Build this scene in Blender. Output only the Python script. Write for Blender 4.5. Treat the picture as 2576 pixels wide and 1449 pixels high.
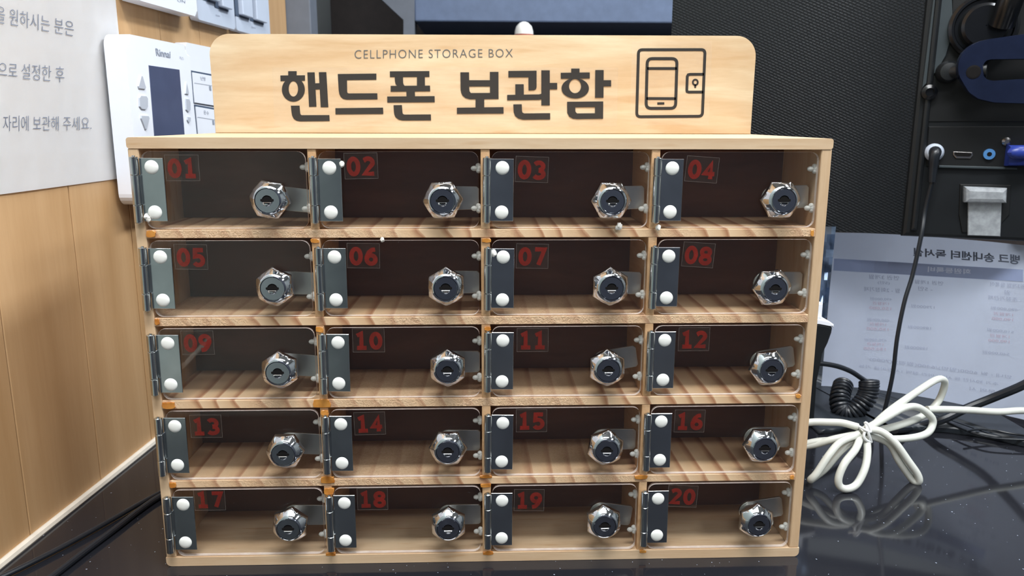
import bpy, bmesh, math, random
from mathutils import Vector, Matrix
random.seed(7)
SC = bpy.context.scene
COL = SC.collection
for o in list(bpy.data.objects):
    bpy.data.objects.remove(o, do_unlink=True)

# ---------------------------------------------------------------- camera
W, H, F = 2576, 1449, 2000.0
CAM = Vector((-0.000145, -0.514389, 0.308054))
ROT = (1.3623944714904082, -0.0026081183448535676, -0.03365659873498784)
from mathutils import Euler
CM = Euler(ROT, 'XYZ').to_matrix()
cd = bpy.data.cameras.new('camera')
cd.sensor_width = 36.0
cd.lens = 36.0 * F / W
cd.clip_start = 0.01
cd.clip_end = 30
cd.dof.use_dof = True
cd.dof.focus_distance = 0.57
cd.dof.aperture_fstop = 15.0
co = bpy.data.objects.new('camera', cd)
COL.objects.link(co)
co.location = CAM
co.rotation_euler = ROT
SC.camera = co

# ---------------------------------------------------------------- light and exposure
SC.view_settings.view_transform = 'Standard'
SC.view_settings.look = 'None'
SC.view_settings.exposure = 0.03
SC.view_settings.gamma = 1.0
SC.view_settings.use_curve_mapping = False
wd = bpy.data.worlds.new('room_air')
SC.world = wd
wd.use_nodes = True
wd.node_tree.nodes['Background'].inputs[0].default_value = (0.80, 0.88, 1.0, 1)
wd.node_tree.nodes['Background'].inputs[1].default_value = 0.35


def area(name, loc, sx, sy, power, colr=(1, 0.97, 0.92)):
    l = bpy.data.lights.new(name, 'AREA')
    l.shape = 'RECTANGLE'
    l.size = sx
    l.size_y = sy
    l.energy = power
    l.color = colr
    o = bpy.data.objects.new(name, l)
    COL.objects.link(o)
    o.location = loc
    return o


CEIL = 1.75
area('ceiling_or_fill_lamp', (0.05, -0.60, CEIL - 0.03), 1.2, 0.28, 45, (0.97, 0.985, 1))
area('ceiling_or_fill_lamp', (-0.2, -1.75, CEIL - 0.03), 1.2, 0.28, 22, (0.97, 0.985, 1))
area('ceiling_or_fill_lamp', (1.6, -1.2, CEIL - 0.03), 0.28, 1.2, 32, (0.93, 0.97, 1))
area('ceiling_or_fill_lamp', (1.1, 0.42, CEIL - 0.03), 0.28, 1.2, 52, (0.90, 0.95, 1))  # added fill, brightens the left wall and cabinet top without lighting its front

# ---------------------------------------------------------------- projection helpers: photo pixel -> point on a real surface


def ray(u, v):
    return CM @ Vector(((u - W / 2) / F, -(v - H / 2) / F, -1.0))


def hit(u, v, p0, n):
    d = ray(u, v)
    s = (Vector(p0) - CAM).dot(n) / d.dot(n)
    return CAM + d * s


def onY(u, v, Y):
    return hit(u, v, (0, Y, 0), Vector((0, 1, 0)))


def onZ(u, v, z=0.0):
    return hit(u, v, (0, 0, z), Vector((0, 0, 1)))


ZUP = Vector((0, 0, 1))
WP = Vector((-0.3435, 0.0063, 0))
WD = Vector((0.09, 1, 0)).normalized()
WN = Vector((WD.y, -WD.x, 0))


def wall_sz(u, v, off=0.0):
    q = hit(u, v, WP + WN * off, WN) - WP
    return q.dot(WD), q.z


def wall_pt(s, z, n=0.0):
    return WP + WD * s + WN * n + ZUP * z


MP = Vector((0.4517, 0.28, 0))
MA = math.radians(21)
MD = Vector((math.cos(MA), -math.sin(MA), 0))
MN = Vector((-math.sin(MA), -math.cos(MA), 0))


def mon_az(u, v, off=0.0):
    q = hit(u, v, MP + MN * off, MN) - MP
    return q.dot(MD), q.z


def mon_pt(a, z, n=0.0):
    return MP + MD * a + MN * n + ZUP * z


# ---------------------------------------------------------------- materials


class NB:
    def __init__(s, name):
        s.m = bpy.data.materials.new(name)
        s.m.use_nodes = True
        s.t = s.m.node_tree
        s.b = s.t.nodes['Principled BSDF']

    def n(s, kind, **kw):
        nd = s.t.nodes.new(kind)
        for k, v in kw.items():
            setattr(nd, k, v)
        return nd

    def l(s, a, b):
        s.t.links.new(a, b)

    def ramp(s, src, stops):
        r = s.n('ShaderNodeValToRGB')
        e = r.color_ramp.elements
        e[0].position, e[0].color = stops[0][0], (*stops[0][1], 1)
        e[1].position, e[1].color = stops[-1][0], (*stops[-1][1], 1)
        for p, c in stops[1:-1]:
            x = e.new(p)
            x.color = (*c, 1)
        s.l(src, r.inputs[0])
        return r.outputs[0]

    def coord(s, scale=(1, 1, 1), rot=(0, 0, 0), rand=True):
        tc = s.n('ShaderNodeTexCoord')
        mp = s.n('ShaderNodeMapping')
        mp.inputs['Scale'].default_value = scale
        mp.inputs['Rotation'].default_value = rot
        if rand:
            oi = s.n('ShaderNodeObjectInfo')
            mu = s.n('ShaderNodeVectorMath', operation='MULTIPLY')
            mu.inputs[1].default_value = (3.7, 5.1, 2.9)
            cb = s.n('ShaderNodeCombineXYZ')
            for i in range(3):
                s.l(oi.outputs['Random'], cb.inputs[i])
            s.l(cb.outputs[0], mu.inputs[0])
            ad = s.n('ShaderNodeVectorMath', operation='ADD')
            s.l(tc.outputs['Object'], ad.inputs[0])
            s.l(mu.outputs[0], ad.inputs[1])
            s.l(ad.outputs[0], mp.inputs[0])
        else:
            s.l(tc.outputs['Object'], mp.inputs[0])
        return mp.outputs[0]

    def noise(s, vec, scale, detail=4, rough=0.55, dist=0.0):
        x = s.n('ShaderNodeTexNoise')
        x.inputs['Scale'].default_value = scale
        x.inputs['Detail'].default_value = detail
        x.inputs['Roughness'].default_value = rough
        x.inputs['Distortion'].default_value = dist
        s.l(vec, x.inputs['Vector'])
        return x.outputs[0]

    def mix(s, f, a, b, blend='MIX'):
        x = s.n('ShaderNodeMix', data_type='RGBA', blend_type=blend)
        for val, i in ((f, 0), (a, 6), (b, 7)):
            if hasattr(val, 'is_linked'):
                s.l(val, x.inputs[i])
            elif i == 0:
                x.inputs[0].default_value = val
            else:
                x.inputs[i].default_value = (*val, 1)
        return x.outputs[2]

    def bump(s, h, strength=0.3, dist=0.001):
        x = s.n('ShaderNodeBump')
        x.inputs['Strength'].default_value = strength
        x.inputs['Distance'].default_value = dist
        s.l(h, x.inputs['Height'])
        s.l(x.outputs[0], s.b.inputs['Normal'])


def lin(r, g, b):
    f = lambda c: (c / 255 / 12.92) if c / 255 <= 0.04045 else ((c / 255 + 0.055) / 1.055) ** 2.4
    return (f(r), f(g), f(b))


def plain(name, rgb, rough=0.5, metal=0.0, var=0.06, spec=0.5):
    k = NB(name)
    v = k.coord()
    nz = k.noise(v, 60, 3)
    c0 = tuple(max(0, c * (1 - var)) for c in rgb)
    c1 = tuple(min(1, c * (1 + var)) for c in rgb)
    k.l(k.ramp(nz, [(0.3, c0), (0.7, c1)]), k.b.inputs['Base Color'])
    k.b.inputs['Roughness'].default_value = rough
    k.b.inputs['Metallic'].default_value = metal
    k.b.inputs['Specular IOR Level'].default_value = spec
    return k.m


def pine(name, light, dark, stretch, freq=26, ring=0.35, rough=0.5, knots=0.5, bump=0.08, spots=True):
    k = NB(name)
    v = k.coord(stretch)
    broad = k.noise(v, 34, 3, 0.5, 0.6)
    fine = k.noise(v, 300, 5, 0.6)
    c = k.ramp(broad, [(0.3, light), (0.62, tuple(a * (1 - ring) + b * ring for a, b in zip(light, dark)))])
    c2 = k.ramp(fine, [(0.35, (1, 1, 1)), (0.75, (0.93, 0.90, 0.86))])
    col = k.mix(1.0, c, c2, 'MULTIPLY')
    if spots:
        v2 = k.coord(tuple(a * 1.0 for a in stretch))
        st = k.noise(v2, 85, 2, 0.4)
        m = k.ramp(st, [(0.62, (0, 0, 0)), (0.74, (1, 1, 1))])
        col = k.mix(m, col, k.mix(0.45, col, dark))
    k.l(col, k.b.inputs['Base Color'])
    k.b.inputs['Roughness'].default_value = rough
    k.bump(fine, bump, 0.0006)
    return k.m


PL, PD = lin(228, 198, 152), lin(176, 126, 74)
M = {}
M['pine_board'] = pine('pine_board', lin(214, 189, 158), PD, (0.25, 2.2, 2.2), ring=0.3)
M['pine_side'] = pine('pine_side', lin(212, 185, 152), PD, (2.2, 2.2, 0.25), ring=0.3)
M['pine_divider'] = pine('pine_divider', lin(216, 178, 138), PD, (2.2, 0.25, 2.2), ring=0.5, bump=0.4)
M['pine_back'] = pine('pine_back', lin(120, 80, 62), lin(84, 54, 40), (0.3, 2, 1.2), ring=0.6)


def pine_rings(name):
    k = NB(name)
    v = k.coord((1, 0.10, 1.0), (0, math.radians(32), 0))
    w = k.n('ShaderNodeTexWave', wave_type='BANDS', bands_direction='X', wave_profile='SAW')
    w.inputs['Scale'].default_value = 24
    w.inputs['Distortion'].default_value = 3.5
    w.inputs['Detail'].default_value = 2
    w.inputs['Detail Scale'].default_value = 1.4
    k.l(v, w.inputs['Vector'])
    c = k.ramp(w.outputs[1], [(0.0, lin(224, 193, 156)), (0.62, lin(212, 175, 136)), (0.9, lin(166, 116, 82)), (1.0, lin(206, 164, 128))])
    v1 = k.coord((0.6, 0.3, 0.3))
    zone = k.ramp(k.noise(v1, 14, 2), [(0.42, (0, 0, 0)), (0.56, (1, 1, 1))])
    c = k.mix(zone, c, k.mix(0.65, c, lin(220, 186, 152)))
    v2 = k.coord((1, 1, 1))
    rough = k.noise(v2, 380, 3, 0.6, 1.8)
    rz = k.ramp(rough, [(0.42, (0.82, 0.76, 0.68)), (0.55, (1, 1, 1))])
    m2 = k.n('ShaderNodeMath', operation='MULTIPLY')
    k.l(zone, m2.inputs[0])
    m2.inputs[1].default_value = 0.7
    c = k.mix(m2.outputs[0], c, k.mix(1.0, c, rz, 'MULTIPLY'))
    k.l(c, k.b.inputs['Base Color'])
    k.b.inputs['Roughness'].default_value = 0.55
    m3 = k.n('ShaderNodeMath', operation='MULTIPLY')
    k.l(zone, m3.inputs[0])
    k.l(rough, m3.inputs[1])
    k.bump(m3.outputs[0], 0.8, 0.0010)
    return k.m


M['pine_shelf'] = pine_rings('pine_shelf')
M['pine_sign'] = pine('pine_sign', lin(218, 201, 170), lin(188, 150, 106), (0.22, 1.5, 1.6), ring=0.6, rough=0.42, bump=0.03)


def glue_mat():
    k = NB('glue')
    v = k.coord()
    c = k.ramp(k.noise(v, 120, 3), [(0.3, lin(176, 104, 34)), (0.7, lin(212, 148, 70))])
    k.l(c, k.b.inputs['Base Color'])
    k.b.inputs['Roughness'].default_value = 0.25
    return k.m


M['glue'] = glue_mat()


def clear_acrylic():
    k = NB('clear_acrylic')
    t = k.t
    tr = k.n('ShaderNodeBsdfTransparent')
    tr.inputs[0].default_value = (0.965, 0.965, 0.96, 1)
    gl = k.n('ShaderNodeBsdfGlossy')
    gl.inputs['Roughness'].default_value = 0.02
    fr = k.n('ShaderNodeFresnel')
    ge = k.n('ShaderNodeNewGeometry')
    mr = k.n('ShaderNodeMapRange')
    mr.inputs['To Min'].default_value = 1.49
    mr.inputs['To Max'].default_value = 1 / 1.49
    k.l(ge.outputs['Backfacing'], mr.inputs['Value'])
    k.l(mr.outputs[0], fr.inputs['IOR'])
    v = k.coord()
    ms = k.n('ShaderNodeMixShader')
    k.l(fr.outputs[0], ms.inputs[0])
    k.l(tr.outputs[0], ms.inputs[1])
    k.l(gl.outputs[0], ms.inputs[2])
    # faint scattered dust on the pane
    df = k.n('ShaderNodeBsdfDiffuse')
    df.inputs[0].default_value = (0.9, 0.9, 0.9, 1)
    dust = k.ramp(k.noise(v, 900, 2, 0.5), [(0.74, (0.0025, 0.0025, 0.0025)), (0.80, (0.12, 0.12, 0.12))])
    m2 = k.n('ShaderNodeMixShader')
    k.l(dust, m2.inputs[0])
    k.l(ms.outputs[0], m2.inputs[1])
    k.l(df.outputs[0], m2.inputs[2])
    k.l(m2.outputs[0], t.nodes['Material Output'].inputs[0])
    return k.m


def edge_acrylic():
    k = NB('acrylic_edge')
    tr = k.n('ShaderNodeBsdfTransparent')
    df = k.n('ShaderNodeBsdfDiffuse')
    v = k.coord()
    k.l(k.ramp(k.noise(v, 200, 3), [(0.3, lin(225, 208, 200)), (0.7, lin(242, 232, 226))]), df.inputs[0])
    ms = k.n('ShaderNodeMixShader')
    ms.inputs[0].default_value = 0.55
    k.l(tr.outputs[0], ms.inputs[1])
    k.l(df.outputs[0], ms.inputs[2])
    k.l(ms.outputs[0], k.t.nodes['Material Output'].inputs[0])
    return k.m


def film_mat(name, rgb, alpha, rough=0.25):
    k = NB(name)
    tr = k.n('ShaderNodeBsdfTransparent')
    v = k.coord()
    ms = k.n('ShaderNodeMixShader')
    k.l(k.ramp(k.noise(v, 150, 3), [(0.35, (alpha * 0.75,) * 3), (0.75, (min(1, alpha * 1.25),) * 3)]), ms.inputs[0])
    k.b.inputs['Base Color'].default_value = (*rgb, 1)
    k.b.inputs['Roughness'].default_value = rough
    k.l(tr.outputs[0], ms.inputs[1])
    k.l(k.b.outputs[0], ms.inputs[2])
    k.l(ms.outputs[0], k.t.nodes['Material Output'].inputs[0])
    return k.m


M['acrylic'] = clear_acrylic()
M['acrylic_edge'] = edge_acrylic()
M['sticker'] = film_mat('sticker_film', (0.4, 0.34, 0.30), 0.012, 0.3)
M['sticker_edge'] = film_mat('sticker_edge', (0.7, 0.62, 0.55), 0.12, 0.4)
M['red_ink'] = film_mat('red_ink', lin(132, 36, 28), 0.62, 0.35)
M['steel'] = plain('brushed_steel', (0.52, 0.55, 0.56), 0.20, 1.0, 0.10)
M['chrome'] = plain('chrome', (0.66, 0.68, 0.72), 0.07, 1.0, 0.03)
M['chrome_face'] = plain('chrome_face', (0.50, 0.52, 0.56), 0.12, 1.0, 0.05)
M['zinc'] = plain('zinc_plate', (0.60, 0.60, 0.58), 0.36, 1.0, 0.10)
M['keyhole'] = plain('keyhole_dark', (0.010, 0.009, 0.009), 0.6, spec=0.1)
M['white_cap'] = plain('white_plastic_cap', lin(238, 238, 232), 0.28, 0, 0.02)
M['hot_glue'] = film_mat('milky_plastic', (0.85, 0.86, 0.82), 0.62, 0.3)
M['ink_black'] = plain('printed_black', lin(45, 43, 41), 0.45, 0, 0.06)
M['ink_grey'] = plain('printed_grey', lin(92, 96, 98), 0.45, 0, 0.04)
M['sticker_clear'] = film_mat('clear_film', (0.85, 0.80, 0.70), 0.08, 0.2)
def thin_paper(name, rgb):
    k = NB(name)
    v = k.coord()
    c = k.ramp(k.noise(v, 40, 3), [(0.3, tuple(a * 0.97 for a in rgb)), (0.7, rgb)])
    k.l(c, k.b.inputs['Base Color'])
    k.b.inputs['Roughness'].default_value = 0.8
    tl = k.n('ShaderNodeBsdfTranslucent')
    k.l(c, tl.inputs[0])
    ms = k.n('ShaderNodeMixShader')
    ms.inputs[0].default_value = 0.5
    k.l(k.b.outputs[0], ms.inputs[1])
    k.l(tl.outputs[0], ms.inputs[2])
    k.l(ms.outputs[0], k.t.nodes['Material Output'].inputs[0])
    return k.m


M['white_paper'] = plain('white_paper', lin(247, 249, 252), 0.75, 0, 0.012)
M['paper_back'] = thin_paper('paper_back', lin(232, 238, 250))
M['note_ink'] = plain('note_ink', lin(110, 120, 140), 0.6)
M['white_plastic'] = plain('white_plastic', lin(236, 240, 248), 0.35, 0, 0.01)
M['grey_plastic'] = plain('grey_plastic', lin(196, 206, 222), 0.4, 0, 0.02)
M['btn_grey'] = plain('button_grey', lin(188, 194, 204), 0.25, 0, 0.03)
M['slate_gap'] = plain('slate_gap', lin(70, 84, 104), 0.5)
M['lcd'] = plain('lcd_glass', lin(78, 86, 112), 0.12, 0, 0.05)
M['logo_grey'] = plain('logo_grey', lin(150, 158, 172), 0.4)
M['black_plastic'] = plain('black_plastic', lin(20, 23, 26), 0.42, 0, 0.1)
M['black_gloss'] = plain('black_gloss', lin(14, 16, 20), 0.25, 0, 0.1)
M['navy_gloss'] = plain('navy_gloss', lin(34, 42, 66), 0.16, 0.4, 0.15)
M['dark_recess'] = plain('dark_recess', lin(9, 11, 13), 0.5, 0, 0.1)
M['grey_strip'] = plain('grey_strip', lin(58, 66, 70), 0.4, 0, 0.05)
M['port_metal'] = plain('port_metal', (0.45, 0.43, 0.42), 0.25, 1.0)
M['port_blue'] = plain('port_blue', lin(84, 140, 200), 0.35)
M['vga_blue'] = plain('vga_blue', lin(40, 58, 140), 0.35, 0, 0.2)
M['clip_clear'] = film_mat('clip_clear', (0.42, 0.45, 0.48), 0.75, 0.12)
M['cord_black'] = plain('cord_black', lin(26, 30, 36), 0.35)
M['cord_white'] = plain('cord_white', lin(204, 206, 198), 0.35, 0, 0.05)
M['tie_white'] = plain('tie_white', lin(226, 228, 228), 0.3)
M['caulk'] = plain('caulk', lin(214, 206, 192), 0.5, 0, 0.08)
M['foam_white'] = plain('foam_white', lin(240, 236, 228), 0.4)
M['blue_grey'] = plain('blue_grey_laminate', lin(96, 112, 140), 0.5, 0, 0.10)
M['frame_grey'] = plain('frame_grey', lin(104, 110, 120), 0.5, 0, 0.06)
M['dark_brown'] = plain('dark_brown', lin(44, 36, 34), 0.6, 0, 0.2)
M['dull_red'] = plain('dull_red', lin(170, 84, 66), 0.5)
M['film_blue'] = plain('foil_blue', lin(150, 170, 196), 0.22, 0.7, 0.3)
M['ledge'] = plain('satin_black_ledge', lin(34, 39, 45), 0.42, 0, 0.05)
M['room_paint'] = plain('room_paint', lin(120, 124, 124), 0.8, 0, 0.02)
M['green_grey'] = plain('green_grey_paint', lin(142, 152, 147), 0.7, 0, 0.03)
M['room_dark'] = plain('room_dark', lin(62, 66, 78), 0.7, 0, 0.05)
M['ceiling_paint'] = plain('ceiling_paint', lin(180, 181, 180), 0.9, 0, 0.01)
M['floor_tile'] = plain('floor_tile', lin(110, 104, 98), 0.4, 0, 0.1)
M['ink_band'] = plain('ink_band', lin(150, 164, 200), 0.7, 0, 0.03)
M['ink_pale'] = plain('ink_pale', lin(172, 180, 202), 0.7, 0, 0.06)
M['ink_title'] = plain('ink_title', lin(112, 122, 142), 0.7, 0, 0.05)
M['ink_pink'] = plain('ink_pink', lin(196, 178, 196), 0.7, 0, 0.04)
M['ink_white'] = plain('ink_white', lin(204, 214, 236), 0.7, 0, 0.02)


def wall_wood():
    k = NB('wood_panelling')
    v = k.coord((2.0, 2.0, 0.16), rand=False)
    broad = k.noise(v, 14, 3, 0.5, 0.5)
    fine = k.noise(v, 160, 4, 0.6)
    c = k.ramp(broad, [(0.3, lin(198, 162, 120)), (0.7, lin(180, 142, 98))])
    c = k.mix(1.0, c, k.ramp(fine, [(0.3, (1, 1, 1)), (0.8, (0.93, 0.91, 0.88))]), 'MULTIPLY')
    k.l(c, k.b.inputs['Base Color'])
    k.b.inputs['Roughness'].default_value = 0.5
    k.bump(fine, 0.08, 0.001)
    return k.m


M['wood_wall'] = wall_wood()
M['groove'] = plain('groove_dark', lin(96, 66, 42), 0.8)


def desk_mat():
    k = NB('black_glossy_desk')
    v = k.coord(rand=False)
    dust = k.ramp(k.noise(v, 420, 1, 0.3), [(0.775, (0, 0, 0)), (0.80, (1, 1, 1))])
    c = k.mix(dust, lin(30, 31, 36), lin(150, 160, 175))
    k.l(c, k.b.inputs['Base Color'])
    rr = k.ramp(k.noise(v, 8, 3), [(0.3, (0.05,) * 3), (0.7, (0.09,) * 3)])
    k.l(rr, k.b.inputs['Roughness'])
    k.b.inputs['Specular IOR Level'].default_value = 0.5
    return k.m


M['desk'] = desk_mat()


def textured_black():
    k = NB('textured_black_plastic')
    tc = k.n('ShaderNodeTexCoord')
    mp = k.n('ShaderNodeMapping')
    mp.inputs['Rotation'].default_value = (0, math.radians(0), 0)
    k.l(tc.outputs['UV'], mp.inputs[0])
    b = k.n('ShaderNodeTexBrick')
    b.offset = 0.5
    b.inputs['Scale'].default_value = 1.0
    b.inputs['Mortar Size'].default_value = 0.14
    b.inputs['Mortar Smooth'].default_value = 0.6
    b.inputs['Brick Width'].default_value = 1.0
    b.inputs['Row Height'].default_value = 0.62
    b.inputs['Color1'].default_value = (0, 0, 0, 1)
    b.inputs['Color2'].default_value = (0, 0, 0, 1)
    b.inputs['Mortar'].default_value = (1, 1, 1, 1)
    k.l(mp.outputs[0], b.inputs['Vector'])
    k.b.inputs['Base Color'].default_value = (*lin(19, 23, 27), 1)
    k.b.inputs['Roughness'].default_value = 0.38
    k.bump(b.outputs[1], 1.0, 0.0007)
    return k.m


M['textured_black'] = textured_black()

# ---------------------------------------------------------------- objects and mesh helpers


def thing(name, label, cat, loc, group=None):
    o = bpy.data.objects.new(name, None)
    o.empty_display_size = 0.02
    COL.objects.link(o)
    o.location = loc
    o['label'] = label
    o['category'] = cat
    if group:
        o['group'] = group
    return o


def world_loc(o):
    v = Vector((0, 0, 0))
    while o is not None:
        v += o.location
        o = o.parent
    return v


def link(name, bm, mats, parent=None, smooth=False, label=None, loc=None):
    """bm is in world coordinates; the object's origin is its parent's origin (or loc)."""
    base = Vector(loc) if loc is not None else (world_loc(parent) if parent else Vector((0, 0, 0)))
    bmesh.ops.translate(bm, verts=bm.verts, vec=-base)
    bmesh.ops.recalc_face_normals(bm, faces=bm.faces)
    me = bpy.data.meshes.new(name)
    bm.to_mesh(me)
    bm.free()
    if not isinstance(mats, (list, tuple)):
        mats = [mats]
    for m in mats:
        me.materials.append(M[m])
    if smooth:
        for p in me.polygons:
            p.use_smooth = True
        me.set_sharp_from_angle(angle=math.radians(34))
    o = bpy.data.objects.new(name, me)
    COL.objects.link(o)
    if parent:
        o.parent = parent
        o.location = base - world_loc(parent)
    else:
        o.location = base
    if label:
        o['label'] = label
    return o


def tag(o, label, cat, group=None):
    o['label'] = label
    o['category'] = cat
    if group:
        o['group'] = group
    return o


def struct(o):
    o['kind'] = 'structure'
    return o


def box(bm, x0, x1, y0, y1, z0, z1, bev=0.0, seg=2, mapf=None):
    vs = []
    for x in (x0, x1):
        for y in (y0, y1):
            for z in (z0, z1):
                vs.append(bm.verts.new((x, y, z)))
    fs = []
    for a in ((0, 1, 3, 2), (4, 6, 7, 5), (0, 4, 5, 1), (2, 3, 7, 6), (0, 2, 6, 4), (1, 5, 7, 3)):
        fs.append(bm.faces.new([vs[i] for i in a]))
    nv = vs
    if bev > 0:
        es = list({e for f in fs for e in f.edges})
        r = bmesh.ops.bevel(bm, geom=es, offset=bev, segments=seg, affect='EDGES', profile=0.5)
        nv = list({v for v in vs if v.is_valid} | set(r['verts']))
    if mapf:
        for v in nv:
            v.co = mapf(*v.co)
    return nv


def prism(bm, poly, h0, h1, mapf, bev=0.0, seg=2, mi=0, mi_side=None):
    """extrude 2D poly between heights h0 (far) and h1 (near); mapf(a, b, h) -> point"""
    a = [bm.verts.new((p[0], p[1], h0)) for p in poly]
    b = [bm.verts.new((p[0], p[1], h1)) for p in poly]
    n = len(poly)
    f0 = bm.faces.new(a)
    f1 = bm.faces.new(b)
    f0.material_index = f1.material_index = mi
    for i in range(n):
        f = bm.faces.new((a[i], a[(i + 1) % n], b[(i + 1) % n], b[i]))
        f.material_index = mi if mi_side is None else mi_side
    vs = a + b
    if bev > 0:
        r = bmesh.ops.bevel(bm, geom=list(f1.edges), offset=bev, segments=seg, affect='EDGES', profile=0.5)
        vs = list({v for v in vs if v.is_valid} | set(r['verts']))
    for v in vs:
        v.co = mapf(*v.co)
    return vs


def rrect(x0, x1, y0, y1, r, k=5):
    p = []
    for cx, cy, a0 in ((x1 - r, y1 - r, 0), (x0 + r, y1 - r, 90), (x0 + r, y0 + r, 180), (x1 - r, y0 + r, 270)):
        for i in range(k + 1):
            a = math.radians(a0 + 90 * i / k)
            p.append((cx + r * math.cos(a), cy + r * math.sin(a)))
    return p


def lathe(bm, prof, mapf, seg=32, cap0=True, cap1=True, rot=0.0):
    rings = []
    for r, h in prof:
        rings.append([bm.verts.new((r * math.cos(rot + 2 * math.pi * i / seg), r * math.sin(rot + 2 * math.pi * i / seg), h)) for i in range(seg)])
    for a, b in zip(rings, rings[1:]):
        for i in range(seg):
            bm.faces.new((a[i], a[(i + 1) % seg], b[(i + 1) % seg], b[i]))
    if cap0:
        bm.faces.new(rings[0])
    if cap1:
        bm.faces.new(rings[-1])
    for rg in rings:
        for v in rg:
            v.co = mapf(*v.co)


def catmull(pts, k=8):
    P = [Vector(p) for p in pts]
    P = [P[0] * 2 - P[1]] + P + [P[-1] * 2 - P[-2]]
    out = []
    for i in range(1, len(P) - 2):
        p0, p1, p2, p3 = P[i - 1:i + 3]
        for j in range(k):
            t = j / k
            out.append(0.5 * ((2 * p1) + (p2 - p0) * t + (2 * p0 - 5 * p1 + 4 * p2 - p3) * t * t + (3 * p1 - p0 - 3 * p2 + p3) * t ** 3))
    out.append(P[-2])
    return out


def tube(bm, pts, rad, seg=10, smooth_k=8, flat=1.0):
    P = catmull(pts, smooth_k) if smooth_k else [Vector(p) for p in pts]
    n = len(P)
    rings = []
    t0 = (P[1] - P[0]).normalized()
    up = Vector((0, 0, 1)) if abs(t0.z) < 0.9 else Vector((1, 0, 0))
    u = (up - t0 * up.dot(t0)).normalized()
    for i in range(n):
        t = (P[min(i + 1, n - 1)] - P[max(i - 1, 0)]).normalized()
        u = (u - t * u.dot(t)).normalized()
        w = t.cross(u)
        r = rad(i / (n - 1)) if callable(rad) else rad
        rings.append([bm.verts.new(P[i] + u * (r * math.cos(2 * math.pi * j / seg)) + w * (flat * r * math.sin(2 * math.pi * j / seg))) for j in range(seg)])
    for a, b in zip(rings, rings[1:]):
        for j in range(seg):
            bm.faces.new((a[j], a[(j + 1) % seg], b[(j + 1) % seg], b[j]))
    bm.faces.new(rings[0])
    bm.faces.new(rings[-1])


def ball(bm, c, r, sc=(1, 1, 1), u=12, v=8):
    m = Matrix.Translation(Vector(c)) @ Matrix.Diagonal((r * sc[0], r * sc[1], r * sc[2], 1))
    bmesh.ops.create_uvsphere(bm, u_segments=u, v_segments=v, radius=1.0, matrix=m)


IDENT = lambda a, b, h: Vector((a, b, h))


def text_geo(s, space=1.0, bold=0.0):
    c = bpy.data.curves.new('text', 'FONT')
    c.body = s
    c.space_character = space
    c.resolution_u = 4
    c.offset = bold
    o = bpy.data.objects.new('text', c)
    COL.objects.link(o)
    dg = bpy.context.evaluated_depsgraph_get()
    me = o.evaluated_get(dg).to_mesh()
    vs = [(v.co.x, v.co.y) for v in me.vertices]
    fs = [list(p.vertices) for p in me.polygons]
    o.evaluated_get(dg).to_mesh_clear()
    bpy.data.objects.remove(o)
    bpy.data.curves.remove(c)
    return vs, fs


def text_fit(bm, s, mapf, space=1.0, bold=0.0, bbox=None, mirror=False):
    """lay text into the unit square of mapf(a, b), b = 0 at the top"""
    vs, fs = text_geo(s, space, bold)
    x0, x1 = min(v[0] for v in vs), max(v[0] for v in vs)
    y0, y1 = min(v[1] for v in vs), max(v[1] for v in vs)
    if bbox:
        y0, y1 = bbox
    nv = []
    for x, y in vs:
        a = (x - x0) / (x1 - x0)
        if mirror:
            a = 1 - a
        b = 1 - (y - y0) / (y1 - y0)
        nv.append(bm.verts.new(mapf(a, b)))
    for f in fs:
        if len(set(f)) >= 3:
            try:
                bm.faces.new([nv[i] for i in f])
            except ValueError:
                pass


def quad_map(TL, TR, BR, BL, fn):
    def m(a, b):
        u = (TL[0] * (1 - a) + TR[0] * a) * (1 - b) + (BL[0] * (1 - a) + BR[0] * a) * b
        v = (TL[1] * (1 - a) + TR[1] * a) * (1 - b) + (BL[1] * (1 - a) + BR[1] * a) * b
        return fn(u, v)
    return m


# ---------------------------------------------------------------- setting
bm = bmesh.new()
def wallmap(s, z, n):
    return wall_pt(s, z, n)
S_END = 0.682
S_BEG = -0.152
prism(bm, [(S_BEG, -0.75), (S_END, -0.75), (S_END, CEIL), (S_BEG, CEIL)], -0.06, -0.0035, wallmap)
wl = struct(link('wall_left', bm, 'groove'))
bm = bmesh.new()
prism(bm, [(-2.2, -0.75), (S_BEG - 0.001, -0.75), (S_BEG - 0.001, CEIL), (-2.2, CEIL)], -0.06, -0.004, wallmap)
struct(link('wall_left_front', bm, 'green_grey'))  # unseen stretch, made grey-green for the reflection in the steel hinge plates
gro = [-0.0593, 0.0342, 0.128, 0.2155, 0.303, 0.3915, 0.482, 0.575]
edges = [S_BEG] + gro + [S_END]
bm = bmesh.new()
for a, b in zip(edges, edges[1:]):
    g = 0.0005
    prism(bm, [(a + g, -0.75), (b - g, -0.75), (b - g, CEIL), (a + g, CEIL)], -0.0036, 0.0, wallmap, bev=0.0006)
pan = link('wood_panelling', bm, 'wood_wall', wl)

bm = bmesh.new()
# white caulk bead along the joint of wall and desk
tube(bm, [wall_pt(-0.6, 0.002, 0.003)] + [wall_pt(-0.5 + 0.06 * i, 0.0015 + random.uniform(-0.0004, 0.0004), 0.0022) for i in range(19)], lambda t: 0.0034, 8, 3)
struct(link('trim_1', bm, 'caulk', smooth=True))

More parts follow.
